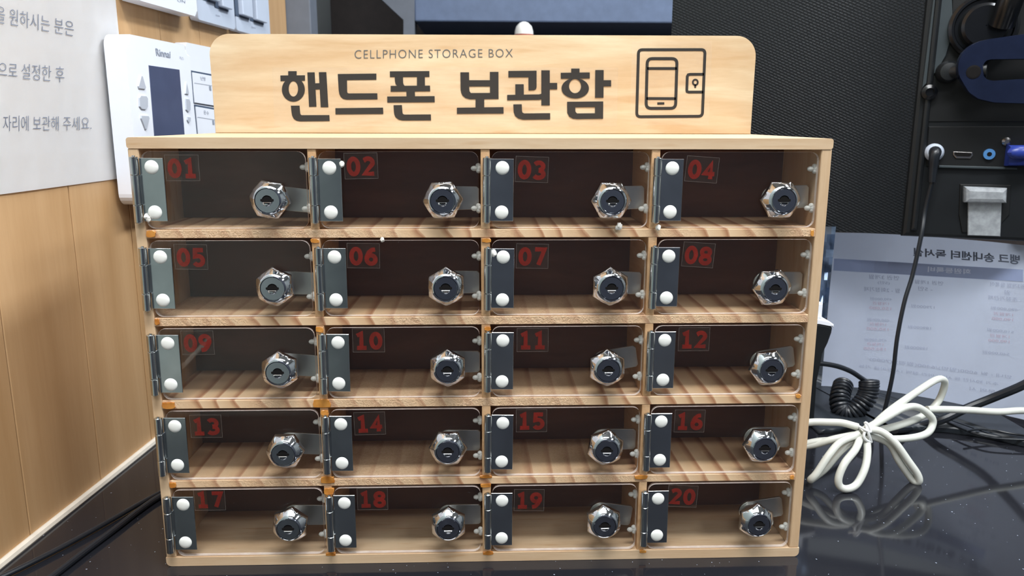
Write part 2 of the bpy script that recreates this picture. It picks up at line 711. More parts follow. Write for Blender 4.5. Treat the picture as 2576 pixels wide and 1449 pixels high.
bm = bmesh.new()
box(bm, -3.0, 3.0, 1.6, 1.66, -0.75, CEIL)
struct(link('wall_back', bm, 'room_paint'))
bm = bmesh.new()
box(bm, -3.0, 3.0, -2.3, -2.24, -0.75, CEIL)
struct(link('wall_front', bm, 'room_dark'))
bm = bmesh.new()
box(bm, 2.4, 2.46, -2.3, 1.6, -0.75, CEIL)
struct(link('wall_right', bm, 'room_paint'))
bm = bmesh.new()
box(bm, -3.0, 3.0, -2.3, 1.66, CEIL, CEIL + 0.05)
struct(link('ceiling', bm, 'ceiling_paint'))
bm = bmesh.new()
box(bm, -3.0, 3.0, -2.3, 1.66, -0.8, -0.75)
struct(link('floor', bm, 'floor_tile'))
# grey frame closing the end of the panelled wall
p1 = wall_pt(S_END, 0, 0)
q0, q1 = onY(719, 45, p1.y), onY(781, 45, p1.y)
bm = bmesh.new()
box(bm, q0.x - 0.04, q1.x, p1.y + 0.002, p1.y + 0.05, -0.75, CEIL - 0.001, 0.002)
struct(link('trim_2', bm, 'frame_grey'))

# ---------------------------------------------------------------- desk
bm = bmesh.new()
dx0 = -0.345
def desk_poly():
    a = wall_pt(-0.30, 0, 0.0008)
    b = wall_pt(0.66, 0, 0.0008)
    return [(a.x, a.y), (1.5, a.y), (1.5, b.y), (b.x, b.y)]
prism(bm, desk_poly(), -0.03, 0.0, IDENT, bev=0.002)
tag(link('desk', bm, 'desk'), 'glossy black desk top dusted with white specks', 'desk')

# raised black ledge with a rounded front lip at the right rear
lip = [onZ(u, v) for u, v in ((2060, 1094), (2160, 1089), (2251, 1087), (2330, 1087), (2400, 1092), (2490, 1107), (2576, 1126), (2700, 1160))]
lipc = catmull(lip, 6)
bm = bmesh.new()
poly = [(p.x, p.y) for p in lipc] + [(lipc[-1].x, 0.55), (lipc[0].x, 0.55)]
prism(bm, poly, 0.0002, 0.006, IDENT, bev=0.0045, seg=5)
for f in bm.faces:
    f.smooth = True
tag(link('raised_ledge', bm, 'ledge'), 'low black raised ledge with rounded curved lip under the cables', 'ledge')

# ---------------------------------------------------------------- storage cabinet
XL, XR, XLi, XRi = -0.225, 0.225, -0.218, 0.218
ZT, ZTb, ZBt = 0.29676, 0.28985, 0.00694
DEP = 0.1635
SH = [(0.23281, 0.2383), (0.17423, 0.17986), (0.11669, 0.12257), (0.05928, 0.0646)]
DV = [(-0.11276, -0.10735), (-0.00288, 0.003), (0.10733, 0.11288)]
BACK = 0.067
cab = thing('storage_cabinet', 'light pine cellphone locker with twenty numbered clear doors on black desk', 'cabinet', (0, 0.08, 0))
bm = bmesh.new()
prism(bm, rrect(XL, XR, ZTb, ZT, 0.0018, 4), 0.0, DEP, lambda a, b, h: Vector((a, h, b)))
link('top_board', bm, 'pine_board', cab)
bm = bmesh.new()
pts = rrect(XL, XR, 0.0002, ZBt, 0.0034, 6)
pts = [(x, z if z < ZBt / 2 else ZBt) for x, z in rrect(XL, XR, 0.0002, ZBt, 0.0033, 6)]
pl = []
for i in range(7):
    a = math.radians(180 + 15 * i)
    pl.append((XL + 0.0035 + 0.0035 * math.cos(a), 0.0037 + 0.0035 * math.sin(a)))
for i in range(7):
    a = math.radians(270 + 15 * i)
    pl.append((XR - 0.0035 + 0.0035 * math.cos(a), 0.0037 + 0.0035 * math.sin(a)))
pl += [(XR, ZBt), (XL, ZBt)]
prism(bm, pl, 0.0, DEP, lambda a, b, h: Vector((a, h, b)))
link('bottom_board', bm, 'pine_board', cab)
for x0, x1 in ((XL + 0.0003, XLi), (XRi, XR - 0.0003)):
    bm = bmesh.new()
    box(bm, x0, x1, 0.0004, DEP - 0.0005, ZBt, ZTb, 0.0005, 1)
    link('side_board', bm, 'pine_side', cab)
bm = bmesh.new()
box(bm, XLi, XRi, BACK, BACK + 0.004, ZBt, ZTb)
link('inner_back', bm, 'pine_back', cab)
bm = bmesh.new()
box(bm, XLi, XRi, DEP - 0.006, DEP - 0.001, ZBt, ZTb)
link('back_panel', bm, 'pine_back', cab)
for z0, z1 in SH:
    bm = bmesh.new()
    box(bm, XLi, XRi, 0.0006, BACK, z0, z1, 0.0003, 1)
    link('shelf', bm, 'pine_shelf', cab)
rows = [(SH[0][1], ZTb), (SH[1][1], SH[0][0]), (SH[2][1], SH[1][0]), (SH[3][1], SH[2][0]), (ZBt, SH[3][0])]
for z0, z1 in rows:
    for x0, x1 in DV:
        bm = bmesh.new()
        box(bm, x0, x1, 0.0008, BACK, z0, z1, 0.0003, 1)
        link('divider', bm, 'pine_divider', cab)

# amber glue squeezed out at the joints
front = lambda a, b, h: Vector((a, h, b))
def blob_poly(u0, v0, u1, v1, Y=0.0):
    a, b = onY(u0, v0, Y), onY(u1, v1, Y)
    x0, x1, z1, z0 = a.x, b.x, a.z, b.z
    cx, cz, rx, rz = (x0 + x1) / 2, (z0 + z1) / 2, (x1 - x0) / 2, (z1 - z0) / 2
    out = []
    for i in range(16):
        t = 2 * math.pi * i / 16
        c, s = math.cos(t), math.sin(t)
        k = 1 / max(abs(c), abs(s)) ** 0.8
        j = random.uniform(0.8, 1.0)
        out.append((cx + rx * c * k * j, cz + rz * s * k * j))
    return out
for r in ((366, 579, 393, 598), (388, 801, 402, 818), (406, 1012, 442, 1029), (425, 1214, 444, 1228),
          (786, 1004, 833, 1026), (804, 1199, 844, 1216), (813, 1228, 842, 1246), (2040, 578, 2047, 595), (2002, 992, 2014, 1002),
          (1988, 1196, 1997, 1206), (806, 1032, 828, 1046), (1206, 1196, 1238, 1203), (1208, 1217, 1236, 1226), (1595, 1196, 1630, 1206),
          (780, 601, 804, 612), (793, 823, 814, 836), (1212, 600, 1236, 610), (1218, 822, 1236, 832), (1213, 1388, 1242, 1396),
          (1608, 1384, 1626, 1391), (818, 1391, 846, 1398)):
    bm = bmesh.new()
    prism(bm, blob_poly(*r), 0.0010, -0.0003, front, bev=0.0003, seg=1)
    link('glue_stain', bm, 'glue', cab, label='amber glue stain')

# milky pegs that stop each door at its right side
cols_r = [DV[0][0], DV[1][0], DV[2][0], XRi]
for ri, (z0, z1) in enumerate(rows):
    for ci, xr in enumerate(cols_r):
        for dz in (0.76, 0.25):
            zc = z0 + (z1 - z0) * dz + random.uniform(-0.0006, 0.0006)
            bm = bmesh.new()
            ball(bm, (xr - 0.0042, 0.0062, zc), 0.0019, (1.2, 1, 0.9), 10, 7)
            ball(bm, (xr - 0.0016, 0.0066, zc + 0.0016), 0.0018, (1, 1, 1), 10, 7)
            ball(bm, (xr - 0.0014, 0.0062, zc - 0.0015), 0.0017, (1, 1, 1), 10, 7)
            ball(bm, (xr - 0.0010, 0.0066, zc), 0.0022, (0.9, 1, 1), 10, 7)
            link('door_stop', bm, 'hot_glue', cab, True, 'milky door stop peg')

# white foam crumbs left round the hinges
for u, v, r in ((368, 545, 5), (374, 551, 5), (1558, 569, 6), (1552, 573, 4), (1242, 637, 6), (1656, 573, 5), (1658, 404, 4), (962, 603, 4), (860, 413, 5), (1226, 1350, 4), (2206, 0, 0)):
    if r == 0:
        continue
    p = onY(u, v, -0.0016)
    bm = bmesh.new()
    ball(bm, p, r / 2000 * 0.53 * 1.25, (1, 0.7, 1.2), 8, 6)
    for vv in bm.verts:
        vv.co += Vector((random.uniform(-1, 1), random.uniform(-1, 1), random.uniform(-1, 1))) * 0.0003
    link('foam_crumb', bm, 'foam_white', cab, True, 'white glue crumb')

# ------------------------------------------------ twenty doors
CAPS = [[((378, 421), (387, 535)), ((827, 423), (831, 535)), ((1264, 423), (1262, 535)), ((1693, 424), (1687, 534))],
        [((400, 648), (407, 757)), ((840, 648), (844, 756)), ((1266, 648), (1264, 756)), ((1684, 646), (1678, 751))],
        [((419, 866), (427, 970)), ((849, 864), (851, 967)), ((1265, 859), (1263, 962)), ((1674, 858), (1669, 958))],
        [((437, 1075), (444, 1173)), ((856, 1070), (859, 1168)), ((1265, 1067), (1262, 1164)), ((1665, 1063), (1661, 1160))],
        [((458, 1273), (464, 1368)), ((865, 1269), (868, 1363)), ((1263, 1263), (1262, 1357)), ((1657, 1258), (1654, 1350))]]
LOCK = [[(677, 503), (1114, 504), (1538, 505), (1966, 503)], [(690, 723), (1122, 722), (1536, 722), (1944, 724)],
        [(703, 933), (1126, 928), (1528, 927), (1935, 927)], [(716, 1137), (1127, 1130), (1524, 1128), (1918, 1123)],
        [(729, 1323), (1128, 1322), (1519, 1316), (1904, 1313)]]
LROT = [[50, 3, 0, 0], [35, 30, 30, 5], [33, 30, 30, 8], [0, 0, 20, 0], [22, 30, 32, 28]]
CAMA = [[-6, 0, 2, 2], [-2, 0, -2, 0], [-5, 0, 10, 10], [-4, -1, 0, 0], [-1, 0, -8, 9]]
NUMC = [[(458, 424), (908, 419), (1338, 428), (1766, 428)], [(480, 648), (914, 645), (1339, 646), (1757, 643)],
        [(497, 864), (927, 858), (1340, 857), (1746, 855)], [(518, 1074), (930, 1067), (1337, 1060), (1735, 1061)],
        [(527, 1258), (937, 1257), (1331, 1260), (1717, 1250)]]
NTILT = [[0, 1, -2, -4], [-1, -1, -1, -4], [0, 0, 0, 0], [0, 1, 0, -1], [0, 0, -1, -3]]

# digit outlines: serif one, fat rounded others, drawn as strokes on a 0.6 x 1 cell


def ring_pts(cx, cy, rx, ry, a0=0, a1=360, k=24):
    return [(cx + rx * math.cos(math.radians(a0 + (a1 - a0) * i / k)), cy + ry * math.sin(math.radians(a0 + (a1 - a0) * i / k))) for i in range(k + 1)]


DIG = {'0': [ring_pts(0.36, 0.5, 0.25, 0.405)],
       '1': [[(0.12, 0.80), (0.36, 0.93), (0.36, 0.06)], [(0.1, 0.09), (0.64, 0.09)]],
       '2': [[(0.12, 0.80)] + ring_pts(0.34, 0.70, 0.24, 0.21, 150, -35, 12) + [(0.13, 0.10), (0.64, 0.10)]],
       '3': [ring_pts(0.32, 0.705, 0.24, 0.20, 150, -90, 12), ring_pts(0.32, 0.29, 0.27, 0.20, 90, -150, 12)],
       '4': [[(0.45, 0.03), (0.45, 0.90), (0.10, 0.32), (0.66, 0.32)]],
       '5': [[(0.62, 0.91), (0.19, 0.91), (0.17, 0.55)] + ring_pts(0.34, 0.33, 0.25, 0.25, 110, -150, 14)],
       '6': [ring_pts(0.37, 0.32, 0.24, 0.235), [(0.60, 0.88), (0.42, 0.86), (0.24, 0.70), (0.13, 0.45), (0.13, 0.32)]],
       '7': [[(0.10, 0.91), (0.62, 0.91), (0.30, 0.04)]],
       '8': [ring_pts(0.36, 0.71, 0.225, 0.20), ring_pts(0.36, 0.28, 0.25, 0.205)],
       '9': [ring_pts(0.36, 0.68, 0.24, 0.235), [(0.13, 0.10), (0.32, 0.13), (0.48, 0.30), (0.60, 0.55), (0.60, 0.68)]]}


def stroke(bm, pts, w, mapf, closed=False):
    """a mitred ribbon of width w along 2D pts"""
    P = [Vector((p[0], p[1])) for p in pts]
    if closed or (P[0] - P[-1]).length < 1e-6:
        closed = True
        if (P[0] - P[-1]).length < 1e-6:
            P = P[:-1]
    n = len(P)
    L, R = [], []
    for i in range(n):
        a = P[(i - 1) % n] if (closed or i > 0) else None
        c = P[(i + 1) % n] if (closed or i < n - 1) else None
        d0 = (P[i] - a).normalized() if a is not None else None
        d1 = (c - P[i]).normalized() if c is not None else None
        if d0 is None:
            d0 = d1
        if d1 is None:
            d1 = d0
        n0, n1 = Vector((-d0.y, d0.x)), Vector((-d1.y, d1.x))
        mt = (n0 + n1)
        if mt.length < 1e-4:
            mt = n0
        mt.normalize()
        k = min(1.6, 1 / max(0.3, mt.dot(n0)))
        L.append(bm.verts.new(mapf(*(P[i] + mt * (w / 2 * k)))))
        R.append(bm.verts.new(mapf(*(P[i] - mt * (w / 2 * k)))))
    for i in range(n if closed else n - 1):
        j = (i + 1) % n
        bm.faces.new((L[i], L[j], R[j], R[i]))


def make_door(ri, ci):
    z0, z1 = rows[ri]
    x0 = XLi if ci == 0 else DV[ci - 1][1]
    x1 = cols_r[ci]
    num = '%02d' % (ri * 4 + ci + 1)
    gx0, gx1, gz0, gz1 = x0 + 0.0012, x1 - 0.0014, z0 + 0.0009, z1 - 0.0017
    bm = bmesh.new()
    prism(bm, rrect(gx0, gx1, gz0, gz1, 0.0052, 5), 0.0036, 0.0005, front, bev=0.0, mi=0, mi_side=1)
    base = Vector((gx0, 0.0, gz0))
    d = link('door', bm, ['acrylic', 'acrylic_edge'], cab, False, 'clear acrylic door marked %s in red' % num, loc=base)
    # hinge
    (ua, va), (ub, vb) = CAPS[ri][ci]
    A, B = onY(ua, va, -0.0025), onY(ub, vb, -0.0025)
    mid = (A + B) / 2
    hw, hh = 0.0074, 0.0202
    left = mid.x - hw - 0.0002
    tilt = math.atan2(B.x - A.x, A.z - B.z) * 0.5
    ct, st = math.cos(tilt), math.sin(tilt)

    def hm(a, b, h):
        return Vector((mid.x + a * ct + b * st * -1 * -1 * 0 + b * -st, h, mid.z + b * ct + a * st))
    bm = bmesh.new()
    prism(bm, [(-hw, -hh + 0.0002), (hw, -hh + 0.0002), (hw, hh - 0.0002), (-hw, hh - 0.0002)], 0.0003, -0.0006, hm, bev=0.0002, seg=1)
    # edge of the plate that curls into the barrel
    prism(bm, [(-hw - 0.0012, -hh * 0.47), (-hw + 0.0002, -hh * 0.47), (-hw + 0.0002, hh * 0.47), (-hw - 0.0012, hh * 0.47)], 0.0001, -0.0008, hm)
    link('hinge_plate', bm, 'steel', d, False, 'flat steel hinge leaf')
    bm = bmesh.new()
    rb = 0.0026
    bc = -hw - 0.0024
    segs = [(-hh - 0.0006, -hh * 0.475), (-hh * 0.465, hh * 0.465), (hh * 0.475, hh + 0.0006)]
    for s0, s1 in segs:
        lathe(bm, [(rb * 0.86, s0), (rb, s0 + 0.0003), (rb, s1 - 0.0003), (rb * 0.86, s1)],
              lambda a, b, h: hm(bc + a, h, -0.0027 + b), 16)
    lathe(bm, [(0.0011, -hh - 0.0012), (0.0013, -hh), (0.0013, hh), (0.0009, hh + 0.0014)], lambda a, b, h: hm(bc + a, h, -0.0027 + b), 12)
    link('hinge_barrel', bm, 'steel', d, True)
    for P in (A, B):
        bm = bmesh.new()
        pr = [(0.0044, -0.0004)] + [(0.0044 * math.cos(math.radians(t)), -0.0008 - 0.0013 * math.sin(math.radians(t))) for t in (0, 20, 40, 60, 78)]
        lathe(bm, pr, lambda a, b, h: Vector((P.x + a, h, P.z + b)), 24)
        link('rivet_cap', bm, 'white_cap', d, True, 'round white plastic cap')
    # lock
    q = onY(*LOCK[ri][ci], -0.003)
    lx, lz = q.x, q.z
    rot = math.radians(LROT[ri][ci])
    lm = lambda a, b, h: Vector((lx + a, h, lz + b))
    bm = bmesh.new()
    # hexagonal nut chamfered into a cone
    seg = 72
    R6 = 0.0133
    def hexr(t):
        a = (t - rot) % (math.pi / 3) - math.pi / 6
        return min(R6, R6 * 0.90 / max(0.9, math.cos(a)) if False else R6 * math.cos(math.pi / 6) / math.cos(a))
    rings = []
    for h in (0.0004, -0.0012, -0.0018, -0.0024, -0.0030, -0.0036, -0.0048, -0.0060, -0.0072, -0.0074):
        rc = 0.0136 - max(0.0, -0.0012 - h) / 0.006 * 0.0048
        if h < -0.0073:
            rc = 0.0083
        rg = []
        for i in range(seg):
            t = 2 * math.pi * i / seg + rot
            r = min(hexr(t), rc)
            rg.append(bm.verts.new((lx + r * math.cos(t), h, lz + r * math.sin(t))))
        rings.append(rg)
    for ra, rb2 in zip(rings, rings[1:]):
        for i in range(seg):
            bm.faces.new((ra[i], ra[(i + 1) % seg], rb2[(i + 1) % seg], rb2[i]))
    # raised rim
    lathe(bm, [(0.0083, -0.0070), (0.0085, -0.0080), (0.0080, -0.0082), (0.0078, -0.0076)], lm, 40, False, False)
    link('lock_nut', bm, 'chrome', d, True, 'chrome hexagonal lock nut')
    bm = bmesh.new()
    lathe(bm, [(0.0078, 0.0002), (0.0078, -0.0074), (0.0074, -0.0079), (0.0034, -0.0079), (0.0034, -0.0079)], lm, 40, True, False)
    for f in bm.faces:
        f.smooth = False
    # recessed chrome cup of the keyway
    lathe(bm, [(0.0034, -0.0079), (0.0026, -0.0066), (0.0004, -0.0056)], lm, 28, False, True)
    link('lock_cylinder', bm, 'chrome_face', d, False, 'flat round lock face')
    bm = bmesh.new()
    prism(bm, rrect(-0.0042, 0.0042, -0.0006, 0.0011, 0.0004, 2), -0.0056, -0.00795, lambda a, b, h: Vector((lx + a, h, lz + b)))
    prism(bm, [(0.0026 * math.cos(math.radians(t)), 0.0010 + 0.0018 * math.sin(math.radians(t))) for t in range(0, 181, 20)], -0.0058, -0.0076, lambda a, b, h: Vector((lx + a, h, lz + b)))
    link('keyhole', bm, 'keyhole', d, False, 'dark key slot')
    bm = bmesh.new()
    prism(bm, [(0.0031 * math.cos(math.radians(t)), -0.0007 + 0.0030 * math.sin(math.radians(t))) for t in range(180, 361, 15)], -0.0062, -0.0089, lambda a, b, h: Vector((lx + a, h, lz + b)), bev=0.0011, seg=3)  # half round added so its top catches the lamp light
    link('key_glint', bm, 'chrome', d, True, 'added chrome half round catching light below the slot')
    # latch bar behind the door
    ca = math.radians(CAMA[ri][ci])
    cc, cs = math.cos(ca), math.sin(ca)
    ln = min(0.0292, (x1 - 0.0012 - lx - 0.0078 * abs(cs)) / cc)
    bm = bmesh.new()
    pl = [(0.0078 * math.cos(math.radians(t)), 0.0078 * math.sin(math.radians(t))) for t in range(90, 271, 15)] + [(ln - 0.0015, -0.0076), (ln, -0.0061), (ln, 0.0061), (ln - 0.0015, 0.0076)]
    prism(bm, pl, 0.0142, 0.0124, lambda a, b, h: Vector((lx + a * cc - b * cs, h, lz + a * cs + b * cc)), bev=0.0002, seg=1)
    lathe(bm, [(0.0065, 0.0036), (0.0065, 0.0124)], lm, 24)
    link('latch_bar', bm, 'zinc', d, False, 'grey metal latch bar')
    # number sticker
    c = onY(*NUMC[ri][ci], 0.0)
    tl = math.radians(NTILT[ri][ci])
    tc_, ts_ = math.cos(tl), math.sin(tl)
    sm = lambda a, b, h: Vector((c.x + a * tc_ - b * ts_, h, c.z + a * ts_ + b * tc_))
    bm = bmesh.new()
    prism(bm, [(-0.0106, -0.0078), (0.0106, -0.0078), (0.0106, 0.0086), (-0.0106, 0.0086)], 0.0004, 0.0003, sm)
    nf = len(bm.faces)
    e = 0.00017
    for a0, a1, b0, b1 in ((-0.0106, 0.0106, -0.0078, -0.0078 + e), (-0.0106, 0.0106, 0.0086 - e, 0.0086), (-0.0106, -0.0106 + e, -0.0078, 0.0086), (0.0106 - e, 0.0106, -0.0078, 0.0086)):
        prism(bm, [(a0, b0), (a1, b0), (a1, b1), (a0, b1)], 0.0003, 0.00025, sm, mi=1)
    link('number_sticker', bm, ['sticker', 'sticker_edge'], d, False, 'clear film sticker')
    bm = bmesh.new()
    hgt = 0.0118
    for k, ch in enumerate(num):
        ox = (-0.0090, 0.0006)[k]
        for st_ in DIG[ch]:
            stroke(bm, st_, 0.245, lambda a, b: sm(ox + a * hgt, -0.0058 + b * hgt, 0.00018 + 0.00001 * random.random()))
    link('number', bm, 'red_ink', d, False, 'red number %s' % num)
    return d


for ri in range(5):
    for ci in range(4):
        make_door(ri, ci)

# ------------------------------------------------ sign board standing on the cabinet's rear edge
YS = 0.157
sgn_poly = []
SX0, SX1, SZ1 = -0.2207, 0.2227, 0.3757
RS = 0.0165
for cx, cz, a0 in ((SX1 - RS, SZ1 - RS, 0), (SX0 + RS, SZ1 - RS - 0.0009, 90)):
    for i in range(11):
        a = math.radians(a0 + 9 * i)
        sgn_poly.append((cx + RS * math.cos(a), cz + RS * math.sin(a)))
sgn_poly += [(SX0, ZT + 0.0001), (SX1, ZT + 0.0001)]
bm = bmesh.new()
prism(bm, sgn_poly, YS + 0.0062, YS, front, bev=0.0007)
sign = link('sign_board', bm, 'pine_sign', cab, False, 'rounded pine sign board with black Korean lettering', loc=(0, YS, ZT))
sg = lambda u, v, off=0.0003: onY(u, v, YS - off)

Z2 = lambda x, y: (680 + x / 4.1548, 90 + y / 4.1548)
Z3 = lambda x, y: (1120 + x / 3.22, 90 + y / 3.22)
bm = bmesh.new()


LIFT = [0.0003]


def poly2(zf, pts):
    """one glyph stroke as a thin plate on the sign face"""
    LIFT[0] += 0.000008
    w = [sg(*zf(*p), LIFT[0]) for p in pts]
    a = [bm.verts.new(p) for p in w]
    b = [bm.verts.new(p + Vector((0, 0.00025, 0))) for p in w]
    bm.faces.new(a)
    n = len(a)
    for i in range(n):
        bm.faces.new((a[i], a[(i + 1) % n], b[(i + 1) % n], b[i]))


def ringp(zf, oc, orx, ory, ic, irx, iry, k=40):
    LIFT[0] += 0.000008
    o = [bm.verts.new(sg(*zf(oc[0] + orx * math.cos(2 * math.pi * i / k), oc[1] + ory * math.sin(2 * math.pi * i / k)), LIFT[0])) for i in range(k)]
    n = [bm.verts.new(sg(*zf(ic[0] + irx * math.cos(2 * math.pi * i / k), ic[1] + iry * math.sin(2 * math.pi * i / k)), LIFT[0])) for i in range(k)]
    for i in range(k):
        bm.faces.new((o[i], o[(i + 1) % k], n[(i + 1) % k], n[i]))


def q4(zf, x0, y0, x1, y1, sk=0):
    poly2(zf, [(x0, y0), (x1, y0), (x1 + sk, y1), (x0 + sk, y1)])


q4(Z2, 187, 370, 275, 416)
poly2(Z2, [(105, 415), (362, 413), (362, 470), (107, 474)])
ringp(Z2, (241, 562), 120, 127, (241, 555), 49, 80)
poly2(Z2, [(387, 383), (463, 382), (482, 742), (405, 743)])
poly2(Z2, [(507, 381), (585, 380), (606, 747), (527, 747)])
poly2(Z2, [(462, 497), (516, 495), (519, 560), (466, 562)])
poly2(Z2, [(215, 731), (305, 730), (311, 800), (314, 818), (325, 830), (617, 829), (620, 892), (310, 895), (275, 888), (245, 868), (228, 835), (222, 800)])
poly2(Z2, [(705, 400), (1108, 395), (1108, 460), (800, 464), (800, 400)])
poly2(Z2, [(705, 400), (800, 400), (803, 588), (808, 598), (820, 603), (1118, 601), (1120, 665), (800, 668), (762, 660), (738, 640), (722, 610), (715, 570)])
poly2(Z2, [(680, 757), (1178, 751), (1181, 818), (682, 822)])
poly2(Z2, [(1250, 372), (1662, 369), (1663, 430), (1251, 432)])
poly2(Z2, [(1300, 425), (1386, 425), (1388, 490), (1394, 512), (1412, 530), (1330, 530), (1310, 505), (1303, 475)])
poly2(Z2, [(1533, 425), (1615, 425), (1616, 530), (1533, 530)])
poly2(Z2, [(1258, 524), (1669, 521), (1671, 581), (1258, 585)])
poly2(Z2, [(1422, 578), (1510, 578), (1512, 640), (1424, 640)])
poly2(Z2, [(1222, 635), (1717, 631), (1718, 695), (1223, 698)])
poly2(Z2, [(1288, 726), (1375, 724), (1381, 800), (1385, 815), (1400, 824), (1678, 822), (1680, 885), (1385, 886), (1345, 878), (1312, 855), (1297, 825), (1292, 790)])
q4(Z3, 123, 296, 193, 445, 2)
q4(Z3, 192, 360, 364, 411, 1)
q4(Z3, 362, 293, 431, 513, 1)
poly2(Z3, [(125, 430), (195, 430), (197, 450), (208, 464), (370, 463), (370, 513), (200, 515), (165, 505), (140, 485), (129, 460)])
q4(Z3, 246, 510, 316, 584)
poly2(Z3, [(95, 583), (472, 578), (473, 630), (95, 633)])
poly2(Z3, [(512, 285), (740, 283), (740, 415), (735, 432), (720, 441), (675, 443), (674, 336), (512, 337)])
q4(Z3, 568, 393, 636, 480, 1)
poly2(Z3, [(502, 479), (760, 475), (785, 468), (785, 513), (760, 519), (502, 523)])
q4(Z3, 779, 280, 847, 564)
q4(Z3, 846, 382, 907, 434)
poly2(Z3, [(552, 556), (620, 555), (622, 608), (626, 622), (640, 629), (850, 627), (850, 678), (630, 680), (592, 670), (567, 650), (555, 620)])
q4(Z3, 1021, 266, 1088, 301)
poly2(Z3, [(936, 300), (1171, 297), (1171, 346), (937, 348)])
ringp(Z3, (1053, 426), 111, 82, (1052, 408), 49, 57)
q4(Z3, 1216, 278, 1284, 502, -2)
q4(Z3, 1284, 360, 1344, 410)
poly2(Z3, [(988, 535), (1280, 532), (1280, 578), (988, 580)])
poly2(Z3, [(988, 570), (1053, 570), (1055, 615), (1068, 629), (1072, 674), (1035, 672), (1005, 655), (989, 625)])
poly2(Z3, [(1060, 629), (1215, 628), (1279, 672), (1060, 675)])
q4(Z3, 1214, 570, 1280, 672, -1)
link('lettering', bm, 'ink_black', sign, False, 'thick black Korean lettering')

bm = bmesh.new()
def zst(pts, w, closed=False):
    stroke(bm, pts, w, lambda a, b: sg(*Z3(a, b)), closed)
def rr_skew(tl, tr, br, bl, r, k=5):
    c = [Vector(tl), Vector(tr), Vector(br), Vector(bl)]
    out = []
    for i in range(4):
        p, a, b = c[i], c[i - 1], c[(i + 1) % 4]
        da, db = (a - p).normalized() * r, (b - p).normalized() * r
        for j in range(k + 1):
            t = j / k
            q = (p + da) * (1 - t) ** 2 + p * 2 * t * (1 - t) + (p + db) * t * t
            out.append((q.x, q.y))
    return out
zst(rr_skew((1566, 113), (2105, 112), (2083, 652), (1551, 656), 32), 23, True)
zst(rr_skew((1637, 185), (1878, 185), (1866, 588), (1627, 588), 42), 24, True)
zst([(1636, 265), (1876, 265)], 22)
zst([(1630, 508), (1868, 509)], 22)
zst([(1718, 549), (1775, 548)], 19)
zst([(2096, 312), (1985, 312), (1968, 316), (1961, 330), (1957, 440), (1960, 452), (1972, 456), (2090, 456)], 22)
zst(ring_pts(2026, 377, 20, 22), 14)
zst([(2026, 395), (2025, 422)], 15)
link('phone_icon', bm, 'ink_black', sign, False, 'black line icon of a phone in a locker')
bm = bmesh.new()
text_fit(bm, 'CELLPHONE STORAGE BOX', quad_map((892, 126), (1290, 123), (1290, 144), (892, 147.5), sg), space=1.16, bold=-0.010)
link('small_lettering', bm, 'ink_grey', sign, False, 'small thin grey English lettering')
bm = bmesh.new()
for qd in (((685, 170), (1555, 170), (1552, 318), (690, 318)), ((1590, 105), (1792, 104), (1783, 315), (1585, 315))):
    w = [sg(u, v, 0.0001) for u, v in qd]
    vs = [bm.verts.new(p) for p in w] + [bm.verts.new(p + Vector((0, 0.00008, 0))) for p in w]
    bm.faces.new(vs[:4])
    for i in range(4):
        bm.faces.new((vs[i], vs[(i + 1) % 4], vs[4 + (i + 1) % 4], vs[4 + i]))
link('clear_sticker', bm, 'sticker_clear', sign, False, 'clear film round the print')

# ---------------------------------------------------------------- things on the left wall
# white paper notice
s0, s1 = -0.148, 0.2235
bm = bmesh.new()
nz, ns = 14, 14
grid = []
top_z = 0.62
for j in range(nz + 1):
    row = []
    for i in range(ns + 1):
        s = s0 + (s1 - s0) * i / ns
        z = 0.2562 + (top_z - 0.2562) * j / nz
        n = 0.0012 + 0.0004 * max(0, math.sin(i * 0.9 + j * 0.6)) + 0.004 * max(0, (i / ns - 0.86)) * (j / nz)
        row.append(bm.verts.new(wall_pt(s, z, n)))
    grid.append(row)
for j in range(nz):
    for i in range(ns):
        bm.faces.new((grid[j][i], grid[j][i + 1], grid[j + 1][i + 1], grid[j + 1][i]))
r = bmesh.ops.solidify(bm, geom=list(bm.faces), thickness=0.0002)
note = link('paper_notice', bm, 'white_paper', None, False, loc=wall_pt(0, 0.2562, 0.001))
tag(note, 'large white paper notice with thin Korean handwriting-style text on wood wall', 'notice')
wp = lambda u, v: wall_pt(*wall_sz(u, v, 0.0019), 0.0019)
for t_, q_ in (('보관을 원하시는 분은', ((-62, 3), (186, 54), (186, 92), (-62, 47))), ('으로 설정한 후', ((-4, 155), (162, 168), (162, 208), (-4, 193))), ('자리에 보관해 주세요.', ((8, 290), (230, 294), (230, 327), (8, 330)))):
    bm = bmesh.new()
    text_fit(bm, t_, quad_map(*q_, wp), bold=-0.012)
    link('text_line', bm, 'note_ink', note, False, 'thin grey Korean text line')


def wslab(name, parent, mat, u0, v0, u1, v1, n0, n1, rad=0.003, bev=0.001, label=None, smooth=False):
    """slab on the wall whose front face has its corners at two pixels"""
    a, b = wall_sz(u0, v0, n1), wall_sz(u1, v1, n1)
    bm = bmesh.new()
    prism(bm, rrect(min(a[0], b[0]), max(a[0], b[0]), min(a[1], b[1]), max(a[1], b[1]), rad, 5), n0, n1, wallmap, bev=bev, seg=3)
    return link(name, bm, mat, parent, smooth, label)


def wslab_sz(name, parent, mat, sa, sb, za, zb, n0, n1, rad=0.003, bev=0.001, label=None):
    bm = bmesh.new()
    prism(bm, rrect(sa, sb, za, zb, rad, 5), n0, n1, wallmap, bev=bev, seg=3)
    return link(name, bm, mat, parent, False, label)


